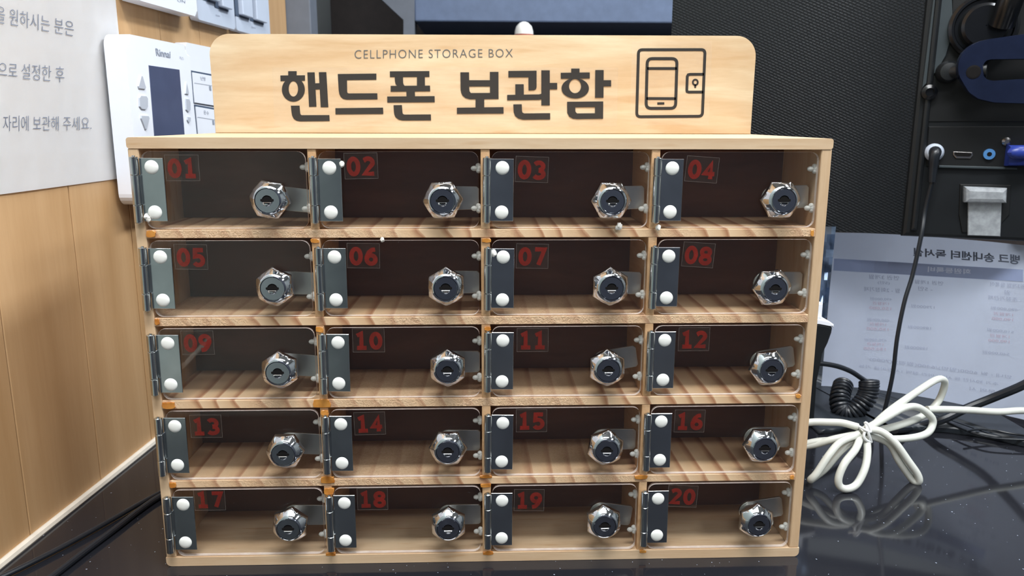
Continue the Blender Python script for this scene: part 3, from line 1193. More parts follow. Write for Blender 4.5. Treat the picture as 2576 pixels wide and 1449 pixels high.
# boiler controller: white body, dark screen, buttons
ctl = thing('boiler_controller', 'white wall controller with dark screen and grey buttons beside paper notice', 'controller', wall_pt(0.25, 0.25, 0.003))
FRN = 0.024
zt = wall_sz(380, 97, FRN)[1]
cs0 = wall_sz(318, 150, FRN)[0]
cs1 = wall_sz(478, 150, FRN)[0]
body = wslab_sz('body', ctl, 'white_plastic', cs0, cs1, zt - 0.145, zt, 0.0055, FRN, 0.010, 0.006)
f1 = lambda u, v, o=0.0: wall_pt(*wall_sz(u, v, FRN + o), FRN + o)


def wpoly(name, parent, mat, pix, n0, n1, label=None, bev=0.0):
    bm = bmesh.new()
    prism(bm, [wall_sz(u, v, n1) for u, v in pix], n0, n1, wallmap, bev=bev, seg=2)
    return link(name, bm, mat, parent, False, label)


wpoly('screen', ctl, 'lcd', [(375, 164), (452, 175), (466, 352), (390, 352)], FRN - 0.001, FRN + 0.0006, 'dark blue-black display', 0.0004)
wpoly('button', ctl, 'btn_grey', [(356, 190), (360, 192), (368, 220), (366, 225), (351, 223), (349, 217)], FRN - 0.001, FRN + 0.0012, 'triangular up button', 0.0005)
wpoly('button', ctl, 'btn_grey', [(355, 240), (369, 241), (373, 248), (373, 268), (368, 276), (358, 275), (352, 268), (351, 246)], FRN - 0.001, FRN + 0.0012, 'rounded square button', 0.0005)
wpoly('button', ctl, 'btn_grey', [(356, 290), (375, 291), (377, 298), (370, 326), (367, 326), (356, 298)], FRN - 0.001, FRN + 0.0012, 'triangular down button', 0.0005)
wpoly('button', ctl, 'btn_grey', [(470, 205), (476, 234), (475, 238), (467, 236)], FRN - 0.001, FRN + 0.0012, 'small triangular up button', 0.0004)
wpoly('button', ctl, 'btn_grey', [(468, 248), (477, 249), (480, 258), (480, 276), (475, 282), (469, 276)], FRN - 0.001, FRN + 0.0012, 'small rounded button', 0.0004)
wpoly('button', ctl, 'btn_grey', [(472, 293), (481, 295), (480, 304), (476, 310), (472, 302)], FRN - 0.001, FRN + 0.0012, 'small down button', 0.0004)
bm = bmesh.new()
text_fit(bm, 'Rinnai', quad_map((391, 121), (429, 129), (429, 146), (394, 140), lambda u, v: f1(u, v, 0.0004)), bold=0.02)
text_fit(bm, '가스', quad_map((451, 141), (462, 143), (463, 151), (452, 149), lambda u, v: f1(u, v, 0.0004)))
link('logo', bm, 'logo_grey', ctl, False, 'grey raised lettering')

# second controller with two framed panels, partly behind the sign
c2 = thing('control_panel', 'white two-panel wall control with dark outlines half hidden behind the sign', 'controller', wall_pt(0.35, 0.25, 0.002))
N2 = 0.012
zt2 = wall_sz(500, 113, N2)[1]
sa = wall_sz(466, 113, N2)[0]
wslab_sz('body', c2, 'white_plastic', max(sa, cs1 + 0.002), sa + 0.19, zt2 - 0.14, zt2, 0.0005, N2, 0.004, 0.001)
for (a, b, c_, d_, tx) in (((481, 177), (620, 203), (626, 283), (488, 259), '난방'), ((489, 263), (627, 287), (634, 380), (498, 352), '온수')):
    wpoly('panel_outline', c2, 'slate_gap', [a, b, c_, d_], N2 - 0.001, N2 + 0.0006, 'dark outline')
    inn = [(a[0] + 4, a[1] + 5), (b[0], b[1] + 5), (c_[0], c_[1] - 3), (d_[0] + 3, d_[1] - 1)]
    pn = wpoly('panel_door', c2, 'white_plastic', inn, N2 - 0.0005, N2 + 0.0016, None, 0.0002)
    bm = bmesh.new()
    f2 = lambda u, v: wall_pt(*wall_sz(u, v, N2 + 0.0019), N2 + 0.0019)
    text_fit(bm, tx, quad_map((a[0] + 23, a[1] + 14), (a[0] + 36, a[1] + 17), (a[0] + 37, a[1] + 27), (a[0] + 24, a[1] + 24), f2))
    for u in range(3):
        pass
    ln = [(a[0] + 8, a[1] + 32), (b[0], b[1] + 32)]
    vs = [bm.verts.new(f2(*p)) for p in ((a[0] + 8, a[1] + 31), (a[0] + 52, a[1] + 38), (a[0] + 52, a[1] + 39), (a[0] + 8, a[1] + 32))]
    bm.faces.new(vs)
    vs = [bm.verts.new(f2(*p)) for p in ((a[0] + 45, a[1] + 39), (a[0] + 50, a[1] + 40), (a[0] + 51, a[1] + 51), (a[0] + 46, a[1] + 50))]
    bm.faces.new(vs)
    link('panel_print', bm, 'logo_grey', c2, False, 'pale grey print')

# upper row: thermostat and two switch plates
th = thing('thermostat', 'white rounded wall unit cut by the top edge left of switches', 'thermostat', wall_pt(0.3, 0.40, 0.002))
NT = 0.018
s_a, s_b = wall_sz(345, 2, NT)[0], wall_sz(497, 36, NT)[0]
zb = wall_sz(470, 35, NT)[1]
wslab_sz('body', th, 'white_plastic', s_a, s_b, zb, zb + 0.12, 0.002, NT, 0.006, 0.002)
bm = bmesh.new()
f3 = lambda u, v: wall_pt(*wall_sz(u, v, NT + 0.0003), NT + 0.0003)
text_fit(bm, 'ON', quad_map((446, -3), (466, 1), (466, 8), (447, 4), f3))
link('print', bm, 'logo_grey', th, False, 'pale print')

NS = 0.010
SWG = 'light switch plates in the upper left'
for k, (ua, va, ub, vb, lab) in enumerate(((499, 49, 592, 79, 'pale switch plate next to the white rounded wall unit'), (594, 80, 679, 92, 'pale switch plate farther along the wall with two long dark-edged rockers'))):
    sw = thing('switch_plate', lab, 'switch', wall_pt(0.4 + 0.1 * k, 0.41, 0.001), SWG)
    s_a, s_b = wall_sz(ua, 60, NS)[0], wall_sz(ub, 60, NS)[0]
    zb = 0.4105
    wslab_sz('plate', sw, 'grey_plastic', s_a + 0.0006, s_b - 0.0006, zb, zb + 0.12, 0.001, NS, 0.003, 0.0012)
    rk = ([(518, 549), (549, 581)], [(601, 633), (637, 669)])[k]
    for j, (u0, u1) in enumerate(rk):
        vb0 = ([-6, 14], [35, 48])[k][j]
        a, zz = wall_sz(u0, vb0, NS + 0.004)
        b = wall_sz(u1, vb0, NS + 0.004)[0]
        if k == 0 and j == 0:
            zz = zz + 0.0
        bm = bmesh.new()
        prism(bm, rrect(a - 0.001, b + 0.001, zz - 0.002, zz + 0.07, 0.001, 2), NS - 0.001, NS + 0.0005, wallmap)
        fr = link('rocker_frame', bm, 'slate_gap', sw, False, 'dark slot round a rocker')
        bm = bmesh.new()
        prism(bm, rrect(a + 0.009, b, zz, zz + 0.068, 0.0015, 3), NS, NS + 0.006, wallmap, bev=0.001)
        link('rocker', bm, 'grey_plastic', sw, False)
    bm = bmesh.new()
    f4 = lambda u, v: wall_pt(*wall_sz(u, v, NS + 0.0004), NS + 0.0004)
    u = (543, 633)[k]
    v = (36, 66)[k]
    text_fit(bm, 'SW', quad_map((u, v), (u + 11, v + 3), (u + 11, v + 7), (u, v + 4), f4))
    link('print', bm, 'logo_grey', sw, False, 'tiny grey print')

# ---------------------------------------------------------------- far background behind the sign
bm = bmesh.new()
YB = 1.05
a, b = onY(1043, 54, YB), onY(1700, 54, YB)
box(bm, a.x, b.x + 0.25, YB, YB + 0.3, a.z, a.z + 0.35, 0.003)
hp = link('overhead_panel', bm, 'blue_grey', None, False, loc=(0.1, YB, a.z))
c = onY(1012, 53, YB)
bm = bmesh.new()
d0, d1 = onY(958, -4, YB), onY(1018, 48, YB)
prism(bm, [(onY(u, v, YB).x, onY(u, v, YB).z) for u, v in ((940, -20), (1043, -20), (1043, 130), (1015, 130), (1015, 50))], YB + 0.05, YB, front)
link('side_bracket', bm, 'frame_grey', hp, False, 'grey slanted end bracket')
tag(hp, 'blue-grey overhead panel in dark background above the sign board', 'panel')
bm = bmesh.new()
e = onY(1318, 84, 0.98)
lathe(bm, [(0.013, e.z - 0.12), (0.017, e.z - 0.115), (0.0175, e.z - 0.02), (0.017, e.z - 0.002)], lambda p, q, h: Vector((e.x + p, 0.98 + q, h)), 24)
bt = link('bottle', bm, 'dull_red', None, True, loc=(e.x, 0.98, e.z - 0.12))
bm = bmesh.new()
lathe(bm, [(0.017, e.z - 0.002), (0.0165, e.z + 0.004), (0.014, e.z + 0.012), (0.008, e.z + 0.018), (0.003, e.z + 0.02)], lambda p, q, h: Vector((e.x + p, 0.98 + q, h)), 24)
link('cap', bm, 'white_cap', bt, True, 'rounded white cap')
tag(bt, 'small dull red bottle with rounded white cap in dark background', 'bottle')
bm = bmesh.new()
box(bm, -0.35, 1.4, 0.80, 1.45, e.z - 0.16, e.z - 0.1202, 0.002)
tag(link('back_counter', bm, 'dark_brown'), 'dark brown counter far behind the sign board under the overhead panel', 'counter')
bm = bmesh.new()
box(bm, -0.30, 1.35, 0.86, 1.40, -0.75, e.z - 0.1601)
link('counter_base', bm, 'dark_brown', bpy.data.objects['back_counter'])

bm = bmesh.new()
box(bm, -0.35, 1.4, 1.40, 1.45, e.z - 0.1199, 0.72, 0.002)  # added board, its dark colour stands for the darkness of the niche
tag(link('niche_dark_board', bm, 'dark_brown', None, False, loc=(0.5, 1.4, e.z - 0.12)), 'dark brown board added for the darkness of the niche above the far counter', 'board')

# ---------------------------------------------------------------- monitor seen from behind
mon = thing('monitor', 'black computer monitor seen from behind with textured back and ports', 'monitor', mon_pt(0, 0.19, 0))
mmap = lambda a, z, h: mon_pt(a, z, h)
aL = mon_az(1690, 60, 0.0)[0]
zb = mon_az(2200, 586, 0.0)[1]
zb2 = mon_az(2480, 601, 0.0)[1]
zbm = (zb + zb2) / 2
aR = mon_az(2345, 0, 0.0)[0]
bm = bmesh.new()
prism(bm, rrect(aL, 0.62, zbm, 0.56, 0.008, 5), -0.022, 0.0, mmap, bev=0.003)
uvl = bm.loops.layers.uv.new('UVMap')
th_ = math.radians(-25)
for f in bm.faces:
    for lp in f.loops:
        q = lp.vert.co - MP
        a_, z_ = q.dot(MD) / 0.0042, q.z / 0.0042
        lp[uvl].uv = (a_ * math.cos(th_) + z_ * math.sin(-th_) * -1, a_ * -math.sin(th_) + z_ * math.cos(th_))
link('back_panel', bm, 'textured_black', mon, False, 'textured black back')
# smooth central housing with ridges
def mslab(name, parent, mat, pix, n0, n1, bev=0.001, label=None, smooth=False):
    bm = bmesh.new()
    prism(bm, [mon_az(u, v, n1) for u, v in pix], n0, n1, mmap, bev=bev, seg=3)
    return link(name, bm, mat, parent, smooth, label)
hl = mon_az(2296, 330, 0.006)[0]
hr = 0.60
bm = bmesh.new()
prism(bm, [(hl, zbm - 0.001), (hr, zbm - 0.001), (hr, 0.55), (hl, 0.55)], -0.004, 0.005, mmap, bev=0.004)
hs = link('housing', bm, 'black_plastic', mon, False, 'smooth black centre housing')
bm = bmesh.new()
h2 = mon_az(2318, 330, 0.010)[0]
prism(bm, [(h2, zbm + 0.006), (h2 + 0.006, zbm + 0.006), (h2 + 0.006, 0.55), (h2, 0.55)], 0.004, 0.010, mmap, bev=0.0025)
link('ridge', bm, 'black_plastic', mon, False)
mslab('side_strip', mon, 'grey_strip', [(2350, -20), (2394, -20), (2396, 30), (2392, 100), (2380, 140), (2358, 175), (2334, 205), (2320, 222)], 0.004, 0.0075, 0.0008, 'dull grey curved strip')
mslab('recess', mon, 'dark_recess', [(2397, -20), (2660, -20), (2660, 306), (2334, 306), (2326, 232), (2340, 205), (2364, 175), (2386, 142), (2396, 100)], 0.0045, 0.0062, 0.0005, 'dark recess round the arm mount')
mslab('port_strip', mon, 'dark_recess', [(2336, 318), (2660, 318), (2660, 424), (2330, 418)], 0.0045, 0.0062, 0.0005, 'black port strip')
mslab('port_lip', mon, 'grey_strip', [(2362, 416), (2560, 421), (2560, 427), (2362, 422)], 0.0055, 0.009, 0.0005, 'grey lip under the ports')
# screw boss at the lower left of the recess
bm = bmesh.new()
a, z = mon_az(2338, 232, 0.010)
lathe(bm, [(0.0075, 0.005), (0.0072, 0.012), (0.004, 0.0135), (0.0036, 0.011)], lambda p, q, h: mon_pt(a + p, z + q, h), 24)
link('screw_boss', bm, 'black_gloss', mon, True)
# HDMI port
bm = bmesh.new()
pts = [(2398, 381), (2446, 383), (2448, 391), (2442, 399), (2405, 398), (2398, 390)]
prism(bm, [mon_az(u, v, 0.0075) for u, v in pts], 0.005, 0.0075, mmap, bev=0.0005)
hd = link('display_port', bm, 'port_metal', mon, False, 'metal display socket')
bm = bmesh.new()
pts = [(2402, 383), (2443, 385), (2444, 390), (2439, 394), (2408, 393), (2402, 389)]
prism(bm, [mon_az(u, v, 0.0080) for u, v in pts], 0.006, 0.0080, mmap)
link('socket_hole', bm, 'keyhole', hd)
# audio jack
a, z = mon_az(2489, 388, 0.0085)
am = lambda p, q, h: mon_pt(a + p, z + q, h)
bm = bmesh.new()
lathe(bm, [(0.0052, 0.005), (0.0052, 0.0085), (0.0022, 0.0088), (0.0020, 0.0065)], am, 28)
aj = link('audio_jack', bm, 'port_blue', mon, False, 'light blue audio jack')
bm = bmesh.new()
lathe(bm, [(0.0020, 0.0064), (0.0020, 0.0088)], am, 20)
link('socket_hole', bm, 'keyhole', aj)
# VGA plug
bm = bmesh.new()
prism(bm, [mon_az(u, v, 0.020) for u, v in ((2540, 366), (2640, 366), (2640, 418), (2534, 418))], 0.006, 0.020, mmap, bev=0.004)
ball(bm, mon_pt(*mon_az(2568, 384, 0.022), 0.021), 0.010, (1.3, 0.7, 0.7))
tag(link('video_plug', bm, 'vga_blue', None, True, loc=mon_pt(*mon_az(2570, 390, 0.006), 0.006)), 'blue video cable plug in the monitor port at right edge', 'plug')
bm = bmesh.new()
a, z = mon_az(2532, 356, 0.008)
lathe(bm, [(0.004, 0.005), (0.004, 0.008), (0.002, 0.0105)], lambda p, q, h: mon_pt(a + p, z + q, h), 16)
link('port_screw', bm, 'port_metal', mon, True, 'small bright screw')
# cable clip at the bottom edge: dark socket with translucent hook
mslab('clip_socket', mon, 'dark_recess', [(2415, 463), (2544, 465), (2540, 540), (2520, 560), (2500, 585), (2420, 585), (2412, 540)], 0.0045, 0.0065, 0.0008, 'black clip socket')
bm = bmesh.new()
prism(bm, [mon_az(u, v, 0.012) for u, v in ((2437, 500), (2522, 503), (2518, 596), (2436, 593))], 0.0066, 0.010, mmap, bev=0.0008)
prism(bm, [mon_az(u, v, 0.018) for u, v in ((2428, 470), (2536, 474), (2534, 512), (2428, 510))], 0.0066, 0.018, mmap, bev=0.004)
link('cable_clip', bm, 'clip_clear', mon, False, 'translucent grey plastic cable clip')
# arm mount: big round pivot behind an oval slotted plate
a, z = mon_az(2485, 62, 0.03)
pm = lambda p, q, h: mon_pt(a + p, z + q, h)
arm = mon
bm = bmesh.new()
lathe(bm, [(0.030, 0.0064), (0.030, 0.014), (0.0275, 0.016), (0.0255, 0.016), (0.0245, 0.0135), (0.0215, 0.0135), (0.0205, 0.022), (0.018, 0.024), (0.0005, 0.024)], pm, 56, True, False)
link('pivot', bm, 'black_gloss', arm, True, 'ringed glossy black pivot')
bm = bmesh.new()
oo = [mon_az(u, v, 0.036) for u, v in ((2418, 205), (2410, 190), (2407, 172), (2410, 152), (2420, 132), (2438, 115), (2460, 104), (2487, 98), (2600, 82), (2700, 76), (2700, 262), (2600, 262), (2500, 259), (2460, 250), (2436, 234))]
hole = [mon_az(u, v, 0.036) for u, v in ((2474, 178), (2474, 165), (2482, 153), (2495, 150), (2560, 149), (2660, 148), (2660, 197), (2560, 199), (2498, 203), (2484, 200), (2476, 192))]
# plate built as a strip between outline and slot (resampled to matching counts)
def resample(P, n, start_dir):
    P = [Vector(p) for p in P]
    c = sum(P, Vector((0, 0))) / len(P)
    out = []
    for i in range(n):
        th = 2 * math.pi * i / n
        d = Vector((math.cos(th), math.sin(th)))
        best = None
        for p, q in zip(P, P[1:] + P[:1]):
            e = q - p
            den = d.x * e.y - d.y * e.x
            if abs(den) < 1e-12:
                continue
            w = p - start_dir
            t = (w.x * e.y - w.y * e.x) / den
            s = (w.x * d.y - w.y * d.x) / den
            if t > 0 and -1e-6 <= s <= 1 + 1e-6 and (best is None or t < best):
                best = t
        out.append(start_dir + d * (best or 0.001))
    return out
cen = Vector(mon_az(2560, 175, 0.036))
O = resample(oo, 96, cen)
I = resample(hole, 96, cen)
def ringsolid(bm, O, I, h0, h1, mp):
    L = [[bm.verts.new(mp(p.x, p.y, h)) for p in P] for P, h in ((O, h0), (O, h1 - 0.002), ([cen + (p - cen) * 0.985 for p in O], h1), ([cen + (p - cen) * 1.03 for p in I], h1), (I, h1 - 0.0015), (I, h0))]
    n = len(O)
    for k in range(len(L)):
        A, B = L[k], L[(k + 1) % len(L)]
        for i in range(n):
            bm.faces.new((A[i], A[(i + 1) % n], B[(i + 1) % n], B[i]))
ringsolid(bm, O, I, 0.028, 0.037, mmap)
link('slotted_plate', bm, 'navy_gloss', arm, True, 'oval navy slotted plate')
bm = bmesh.new()
a2, z2 = mon_az(2449, 181, 0.037)
lathe(bm, [(0.0062, 0.0360), (0.0062, 0.0374), (0.0048, 0.0376)], lambda p, q, h: mon_pt(a2 + p, z2 + q, h), 24)
link('plate_hole', bm, 'keyhole', arm, False, 'round dark hole')
bm = bmesh.new()
a2, z2 = mon_az(2388, 180, 0.02)
lathe(bm, [(0.0105, 0.0063), (0.0105, 0.018), (0.008, 0.022), (0.003, 0.023)], lambda p, q, h: mon_pt(a2 + p, z2 + q, h), 28)
tube(bm, [mon_pt(a2, z2, 0.015), mon_pt(a2 + 0.012, z2, 0.024), mon_pt(a2 + 0.03, z2, 0.030)], 0.007, 12, 4)
link('thumb_knob', bm, 'black_plastic', arm, True)
bm = bmesh.new()
tube(bm, [pm(0.012, 0.0, 0.026), pm(0.016, 0.03, 0.04), pm(0.03, 0.10, 0.055), pm(0.12, 0.16, 0.055), pm(0.27, 0.10, 0.055), pm(0.3, -0.02, 0.055)], 0.011, 14, 5)
link('arm_tube', bm, 'black_gloss', arm, True)
bm = bmesh.new()
pp = pm(0.3, -0.02, 0.055)
lathe(bm, [(0.06, 0.0), (0.06, 0.012), (0.02, 0.016), (0.018, pp.z + 0.02), (0.010, pp.z + 0.022)], lambda p, q, h: Vector((pp.x + p, pp.y + q, h)), 28)
link('arm_post', bm, 'black_gloss', arm, True)
bm = bmesh.new()
for du in (0,):
    pass

# ---------------------------------------------------------------- notice sheet standing behind the monitor (print shows through, mirrored)
base_px = [(2066, 971), (2140, 974), (2204, 980), (2310, 997), (2424, 1019), (2517, 1042), (2576, 1056), (2700, 1085)]
bp = [onZ(u, v, 0.0062 if u > 2300 else 0.0062) for u, v in base_px]
bc_ = catmull(bp, 8)
dist = [0.0]
for p, q in zip(bc_, bc_[1:]):
    dist.append(dist[-1] + (q - p).length)
TOPZ = 0.186
def bpt(s, z, off=0.0):
    s = max(0.0, min(dist[-1] - 1e-6, s))
    i = max(k for k in range(len(dist) - 1) if dist[k] <= s)
    t = (s - dist[i]) / (dist[i + 1] - dist[i])
    p = bc_[i].lerp(bc_[i + 1], t)
    tg = (bc_[i + 1] - bc_[i]).normalized()
    return Vector((p.x + tg.y * off, p.y - tg.x * off, z))
def b_sz(u, v):
    """pixel -> (s, z) on the standing sheet"""
    d = ray(u, v)
    best = None
    for i in range(len(bc_) - 1):
        p, q = bc_[i], bc_[i + 1]
        e = q - p
        den = d.x * e.y - d.y * e.x
        w = p - CAM
        t = (w.x * e.y - w.y * e.x) / den
        s = (w.x * d.y - w.y * d.x) / den
        if t > 0 and -0.001 <= s <= 1.001:
            best = (dist[i] + s * (dist[i + 1] - dist[i]), CAM.z + d.z * t)
    if best is None:
        best = (dist[-1], CAM.z)
    return best
bm = bmesh.new()
lo = [bm.verts.new(bpt(s, bc_[0].z + 0.0001)) for s in dist]
hi = [bm.verts.new(bpt(s, TOPZ)) for s in dist]
for i in range(len(dist) - 1):
    bm.faces.new((lo[i], lo[i + 1], hi[i + 1], hi[i]))
bmesh.ops.solidify(bm, geom=list(bm.faces), thickness=0.0002)
sheet = link('price_sheet', bm, 'paper_back', None, False, loc=bpt(dist[-1] / 2, bc_[0].z))
tag(sheet, 'bluish white price sheet standing under the monitor with mirrored print showing through', 'paper')
sh = lambda u, v, o=0.0007: bpt(*b_sz(u, v), o)
bm = bmesh.new()
K = 14
def band(P0, P1, P2, P3, mo=0.0006):
    top = [bm.verts.new(sh(P0[0] + (P1[0] - P0[0]) * i / K, P0[1] + (P1[1] - P0[1]) * i / K, mo)) for i in range(K + 1)]
    bot = [bm.verts.new(sh(P3[0] + (P2[0] - P3[0]) * i / K, P3[1] + (P2[1] - P3[1]) * i / K, mo)) for i in range(K + 1)]
    for i in range(K):
        bm.faces.new((top[i], top[i + 1], bot[i + 1], bot[i]))
band((2098, 650), (2574, 678), (2574, 708), (2096, 680))
link('header_band', bm, 'ink_band', sheet, False, 'pale violet header band')
bm = bmesh.new()
text_fit(bm, '뱅크 송내센터 독서실', quad_map((2298, 623), (2566, 641), (2566, 666), (2298, 644), sh), bold=0.03, mirror=True)
link('sheet_title', bm, 'ink_title', sheet, False, 'grey mirrored title')
bm = bmesh.new()
text_fit(bm, '회원등록비', quad_map((2335, 670), (2443, 677), (2443, 690), (2334, 684), lambda u, v: sh(u, v, 0.0010)), bold=0.02, mirror=True)
link('header_text', bm, 'ink_white', sheet, False, 'white mirrored header text')
def tx(s, u0, v0, u1, v1, h, bold=0.0, mat='ink_pale'):
    bm = bmesh.new()
    text_fit(bm, s, quad_map((u0, v0), (u1, v1), (u1, v1 + h), (u0, v0 + h), sh), mirror=True, bold=bold)
    link('print_line', bm, mat, sheet, False, 'faint mirrored print' if mat == 'ink_pale' else 'faint pinkish mirrored print')
tx('연권 3개월', 2186, 690, 2262, 694, 11)
tx('(5인)', 2208, 706, 2238, 708, 9)
tx('월 - 2회정기제', 2174, 721, 2265, 726, 11)
tx('연권 1개월', 2302, 703, 2373, 708, 10)
tx('- 5인', 2310, 720, 2346, 723, 10)
tx('179000원', 2293, 765, 2351, 769, 8)
tx('189000원', 2285, 817, 2342, 821, 8)
tx('199000원', 2277, 868, 2333, 872, 8)
tx('490,000원', 2189, 747, 2244, 749, 8)
tx('480,000원', 2182, 799, 2238, 802, 8)
tx('470,000원', 2175, 849, 2231, 852, 8)
tx('3인권3개월 등록이', 2492, 709, 2600, 716, 11)
tx('원', 2528, 729, 2543, 731, 11)
tx('월 - 조정기간제', 2487, 742, 2590, 750, 11)
tx('490,000원', 2494, 770, 2562, 775, 8)
tx('510,000원', 2484, 825, 2551, 831, 8)
tx('540,000원', 2473, 881, 2540, 887, 8)
tx('안내 : 월 6000(일반)/6400(월정)/(7000)', 2188, 897, 2545, 944, 10)
tx('추가 30시간 등 시간( 야간 정액 1시간이용 가능', 2160, 915, 2512, 962, 9)
tx('문의 시', 2440, 972, 2505, 981, 9)
for u, v in ((2189, 0), (2182, 52), (2175, 102)):
    tx('1개월권', u + 7, 758 + v, u + 47, 760 + v, 8, mat='ink_pink')
    tx('150,000', u - 2, 770 + v, u + 53, 773 + v, 8, mat='ink_pink')
for u, v in ((2501, 0), (2492, 55)):
    tx('1개월권', u, 784 + v, u + 48, 788 + v, 8, mat='ink_pink')
    tx('190,000', u - 5, 797 + v, u + 48, 801 + v, 8, mat='ink_pink')

# ---------------------------------------------------------------- cables and small devices at the right
def cable(name, pts, rad, mat, label, parent=None, seg=10, flat=1.0):
    bm = bmesh.new()
    tube(bm, pts, rad, seg, 8, flat)
    o = link(name, bm, mat, parent, True)
    if not parent:
        tag(o, label, 'cable')
    return o
# power cable with plug hanging from the monitor
pj = mon_pt(*mon_az(2352, 384, 0.012), 0.012)
pc = thing('power_cable', 'thin black power cable plugged into the monitor and hanging to the desk', 'cable', onZ(2228, 1032, 0.002))
hang = [mon_pt(*mon_az(2345, 455, 0.018), 0.018), mon_pt(*mon_az(2328, 530, 0.018), 0.016), onY(2318, 590, 0.26), onY(2296, 690, 0.255), onY(2275, 760, 0.25), onY(2257, 850, 0.245), onY(2246, 940, 0.243), onY(2226, 1030, 0.243), onY(2214, 1062, 0.246), onY(2200, 1075, 0.25)]
bm = bmesh.new()
tube(bm, hang, 0.0021, 10, 8)
link('cord', bm, 'cord_black', pc, True)
bm = bmesh.new()
tube(bm, [mon_pt(*mon_az(2352, 382, 0.014), 0.0065), mon_pt(*mon_az(2352, 384, 0.014), 0.016), mon_pt(*mon_az(2350, 396, 0.018), 0.0185), mon_pt(*mon_az(2347, 425, 0.018), 0.018), mon_pt(*mon_az(2344, 458, 0.018), 0.018)], lambda t: 0.0064 - 0.0030 * t, 14, 6)
pg = link('plug', bm, 'cord_black', pc, True)
bm = bmesh.new()
a, z = mon_az(2352, 384, 0.013)
lathe(bm, [(0.0088, 0.0064), (0.0088, 0.010), (0.0065, 0.0135), (0.006, 0.0135)], lambda p, q, h: mon_pt(a + p, z + q, h), 24)
link('plug_collar', bm, 'grey_plastic', pc, True, 'light grey plug collar')

# white network cable tied into a bundle
WC = thing('network_cable', 'white cable coiled and tied in a bundle on the black desk', 'cable', onZ(2172, 1200, 0))
tie = onY(2172, 1085, 0.130)
def wc(name, lst, rad=0.0032):
    bm = bmesh.new()
    tube(bm, [onY(u, v, Y) for u, v, Y in lst], rad, 12, 8)
    return link(name, bm, 'cord_white', WC, True)
wc('cable_loop', [(2176, 1092, .128), (2230, 1040, .135), (2300, 990, .15), (2352, 957, .165), (2372, 955, .172), (2376, 970, .176), (2360, 1010, .178), (2330, 1040, .17), (2290, 1060, .15), (2230, 1078, .138), (2160, 1092, .13), (2100, 1104, .13), (2050, 1118, .135), (2010, 1124, .14)])
wc('cable_loop', [(2166, 1086, .126), (2230, 1050, .13), (2275, 1026, .138), (2310, 1025, .146), (2342, 1048, .15), (2346, 1068, .15), (2332, 1090, .146), (2295, 1101, .140), (2240, 1104, .134), (2180, 1096, .13), (2120, 1106, .13), (2060, 1110, .135), (2010, 1120, .14)])
wc('cable_loop', [(2160, 1092, .124), (2115, 1112, .118), (2085, 1145, .112), (2055, 1190, .108), (2040, 1206, .109), (2046, 1202, .114), (2075, 1180, .118), (2110, 1140, .122), (2150, 1104, .126)])
wc('cable_loop', [(2165, 1098, .124), (2152, 1130, .112), (2125, 1165, .104), (2110, 1200, .100), (2112, 1222, .099), (2130, 1230, .0985), (2155, 1218, .101), (2175, 1180, .106), (2182, 1140, .114), (2180, 1100, .124)])
wc('cable_loop', [(2176, 1080, .124), (2215, 1085, .120), (2250, 1112, .116), (2285, 1160, .113), (2306, 1190, .112), (2312, 1208, .112), (2304, 1212, .114), (2290, 1200, .116), (2262, 1160, .118), (2235, 1115, .122), (2180, 1094, .126)])
wc('cable_end', [(2158, 1074, .13), (2120, 1064, .133), (2085, 1062, .136), (2040, 1062, .139), (2000, 1070, .14)])
wc('cable_end', [(2332, 1030, .165), (2380, 1030, .17), (2440, 1032, .175), (2510, 1036, .18), (2580, 1033, .185), (2700, 1040, .19)], 0.0033)
bm = bmesh.new()
tube(bm, [onY(u, v, Y) for u, v, Y in ((2160, 1072, .122), (2178, 1082, .119), (2190, 1086, .119), (2184, 1068, .121), (2176, 1062, .123))], 0.0011, 8, 5)
tube(bm, [onY(u, v, Y) for u, v, Y in ((2176, 1062, .124), (2182, 1080, .1195), (2186, 1095, .1185), (2192, 1112, .120))], 0.0012, 8, 5)
tube(bm, [onY(u, v, Y) for u, v, Y in ((2192, 1112, .120), (2180, 1108, .118), (2173, 1098, .118), (2175, 1086, .119))], 0.0012, 8, 5)
link('twist_tie', bm, 'tie_white', WC, True, 'white twist tie')

# black coiled handset cord
CC = thing('coiled_cord', 'black coiled handset cord drooping behind the white cable', 'cable', onZ(2140, 1080, 0.006))
path = catmull([onY(u, v, Y) for u, v, Y in ((2186, 958, .27), (2186, 975, .268), (2180, 1000, .266), (2160, 1024, .264), (2136, 1040, .264), (2118, 1034, .268), (2112, 1010, .275), (2116, 985, .285), (2122, 965, .295))], 26)
bm = bmesh.new()
hel = []
n = len(path)
turns = 25
for i in range(n):
    t = (path[min(i + 1, n - 1)] - path[max(i - 1, 0)]).normalized()
    up = Vector((0, 1, 0))
    u_ = (up - t * up.dot(t)).normalized()
    w_ = t.cross(u_)
    an = 2 * math.pi * turns * i / (n - 1)
    hel.append(path[i] + u_ * math.cos(an) * 0.0085 + w_ * math.sin(an) * 0.0085)
tube(bm, hel, 0.0021, 8, 3)
link('coil', bm, 'cord_black', CC, True, 'tight black coil')
bm = bmesh.new()
tube(bm, [onY(2020, 912, .255), onY(2062, 914, .258), onY(2105, 921, .262), onY(2140, 934, .266), onY(2165, 950, .269), hel[0]], 0.0026, 10, 8)
link('cord_tail', bm, 'cord_black', CC, True)

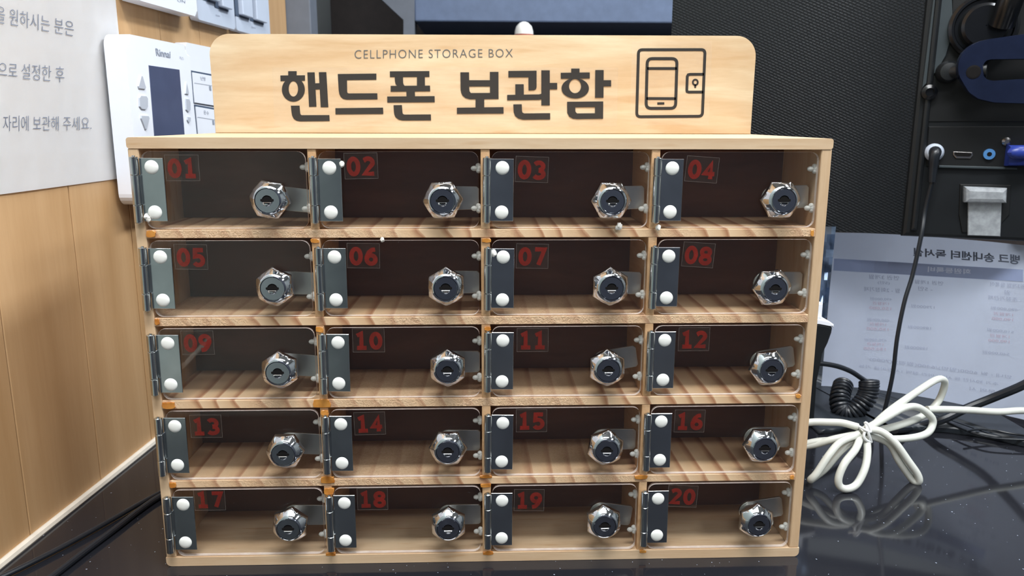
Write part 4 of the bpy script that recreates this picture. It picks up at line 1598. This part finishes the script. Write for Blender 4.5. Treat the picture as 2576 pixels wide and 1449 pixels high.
# thick black cable crossing at the right, and two thin wires
cable('thick_cable', [onY(2640, 930, .19), onY(2576, 968, .2), onY(2500, 1000, .215), onY(2430, 1028, .222), onY(2370, 1056, .224), onY(2300, 1075, .236), onZ(2250, 1080, .010)], 0.0044, 'cord_black', 'thick black cable slanting up to the right edge')
cable('thin_wire', [onZ(2376, 1058, .0075), onZ(2410, 1074, .0075), onZ(2450, 1090, .0075), onZ(2500, 1102, .0075), onZ(2576, 1106, .0075), onZ(2650, 1108, .0075)], 0.0010, 'cord_black', 'thin black wire on the ledge, nearer the lip')
cable('thin_wire', [onZ(2430, 1084, .0095), onZ(2460, 1080, .0095), onZ(2500, 1082, .0085), onZ(2540, 1090, .0075), onZ(2600, 1099, .0075)], 0.0011, 'cord_black', 'thin black wire on the ledge, arching nearer the paper')

# black handset on its stand, mostly behind the cabinet
hs_ = thing('handheld_scanner', 'black handheld device with white top peeking out behind cabinet right side', 'scanner', Vector((0.335, 0.24, 0.0062)))
YH = 0.232
hp_ = lambda u, v: (onY(u, v, YH).x, onY(u, v, YH).z)
bm = bmesh.new()
prism(bm, [hp_(u, v) for u, v in ((2000, 812), (2062, 812), (2090, 817), (2096, 826), (2094, 838), (2082, 862), (2068, 890), (2056, 915), (2054, 960), (2050, 1060), (2020, 1064), (2000, 1064))], YH + 0.03, YH, front, bev=0.003)
link('body', bm, 'black_plastic', hs_)
bm = bmesh.new()
prism(bm, [hp_(u, v) for u, v in ((2000, 802), (2062, 803), (2086, 808), (2097, 816), (2097, 824), (2088, 817), (2062, 812), (2000, 812))], YH + 0.031, YH - 0.001, front, bev=0.001)
link('top_cover', bm, 'white_plastic', hs_, False, 'white top cover')
bm = bmesh.new()
prism(bm, [hp_(u, v) for u, v in ((2030, 768), (2075, 766), (2072, 803), (2030, 803))], YH + 0.024, YH + 0.004, front, bev=0.001)
link('white_block', bm, 'white_plastic', hs_, False, 'white block')

# crumpled silver-blue film hanging beside the sheet
bm = bmesh.new()
g = []
YF = 0.30
for j in range(13):
    v = 570 + (800 - 570) * j / 12
    r = []
    for i in range(7):
        u = 2040 + (2103 - v * 0.0 - (v - 570) * 0.10 - 2040) * i / 6
        r.append(bm.verts.new(onY(u, v, YF + random.uniform(-0.006, 0.006))))
    g.append(r)
for j in range(12):
    for i in range(6):
        bm.faces.new((g[j][i], g[j][i + 1], g[j + 1][i + 1], g[j + 1][i]))
bmesh.ops.solidify(bm, geom=list(bm.faces), thickness=0.0003)
ft = onY(2070, 800, YF)
tag(link('foil_bag', bm, 'film_blue', None, True, loc=ft), 'crumpled silvery blue film strip between cabinet side and price sheet', 'film')

# two black cables lying on the desk at lower left
cable('desk_cable', [onZ(-60, 1480, .0026), onZ(45, 1432, .0026), onZ(160, 1374, .0026), onZ(280, 1308, .0026), onZ(350, 1268, .0026), onZ(402, 1240, .0026), onZ(470, 1206, .0026)], 0.0019, 'cord_black', 'thin black cable on the desk at lower left, closer to the wood wall')
cable('desk_cable', [onZ(60, 1500, .0026), onZ(134, 1448, .0026), onZ(215, 1386, .0026), onZ(290, 1330, .0026), onZ(350, 1284, .0026), onZ(404, 1248, .0026), onZ(480, 1214, .0026)], 0.0024, 'cord_black', 'thicker black cable on the desk at lower left, closer to the cabinet')
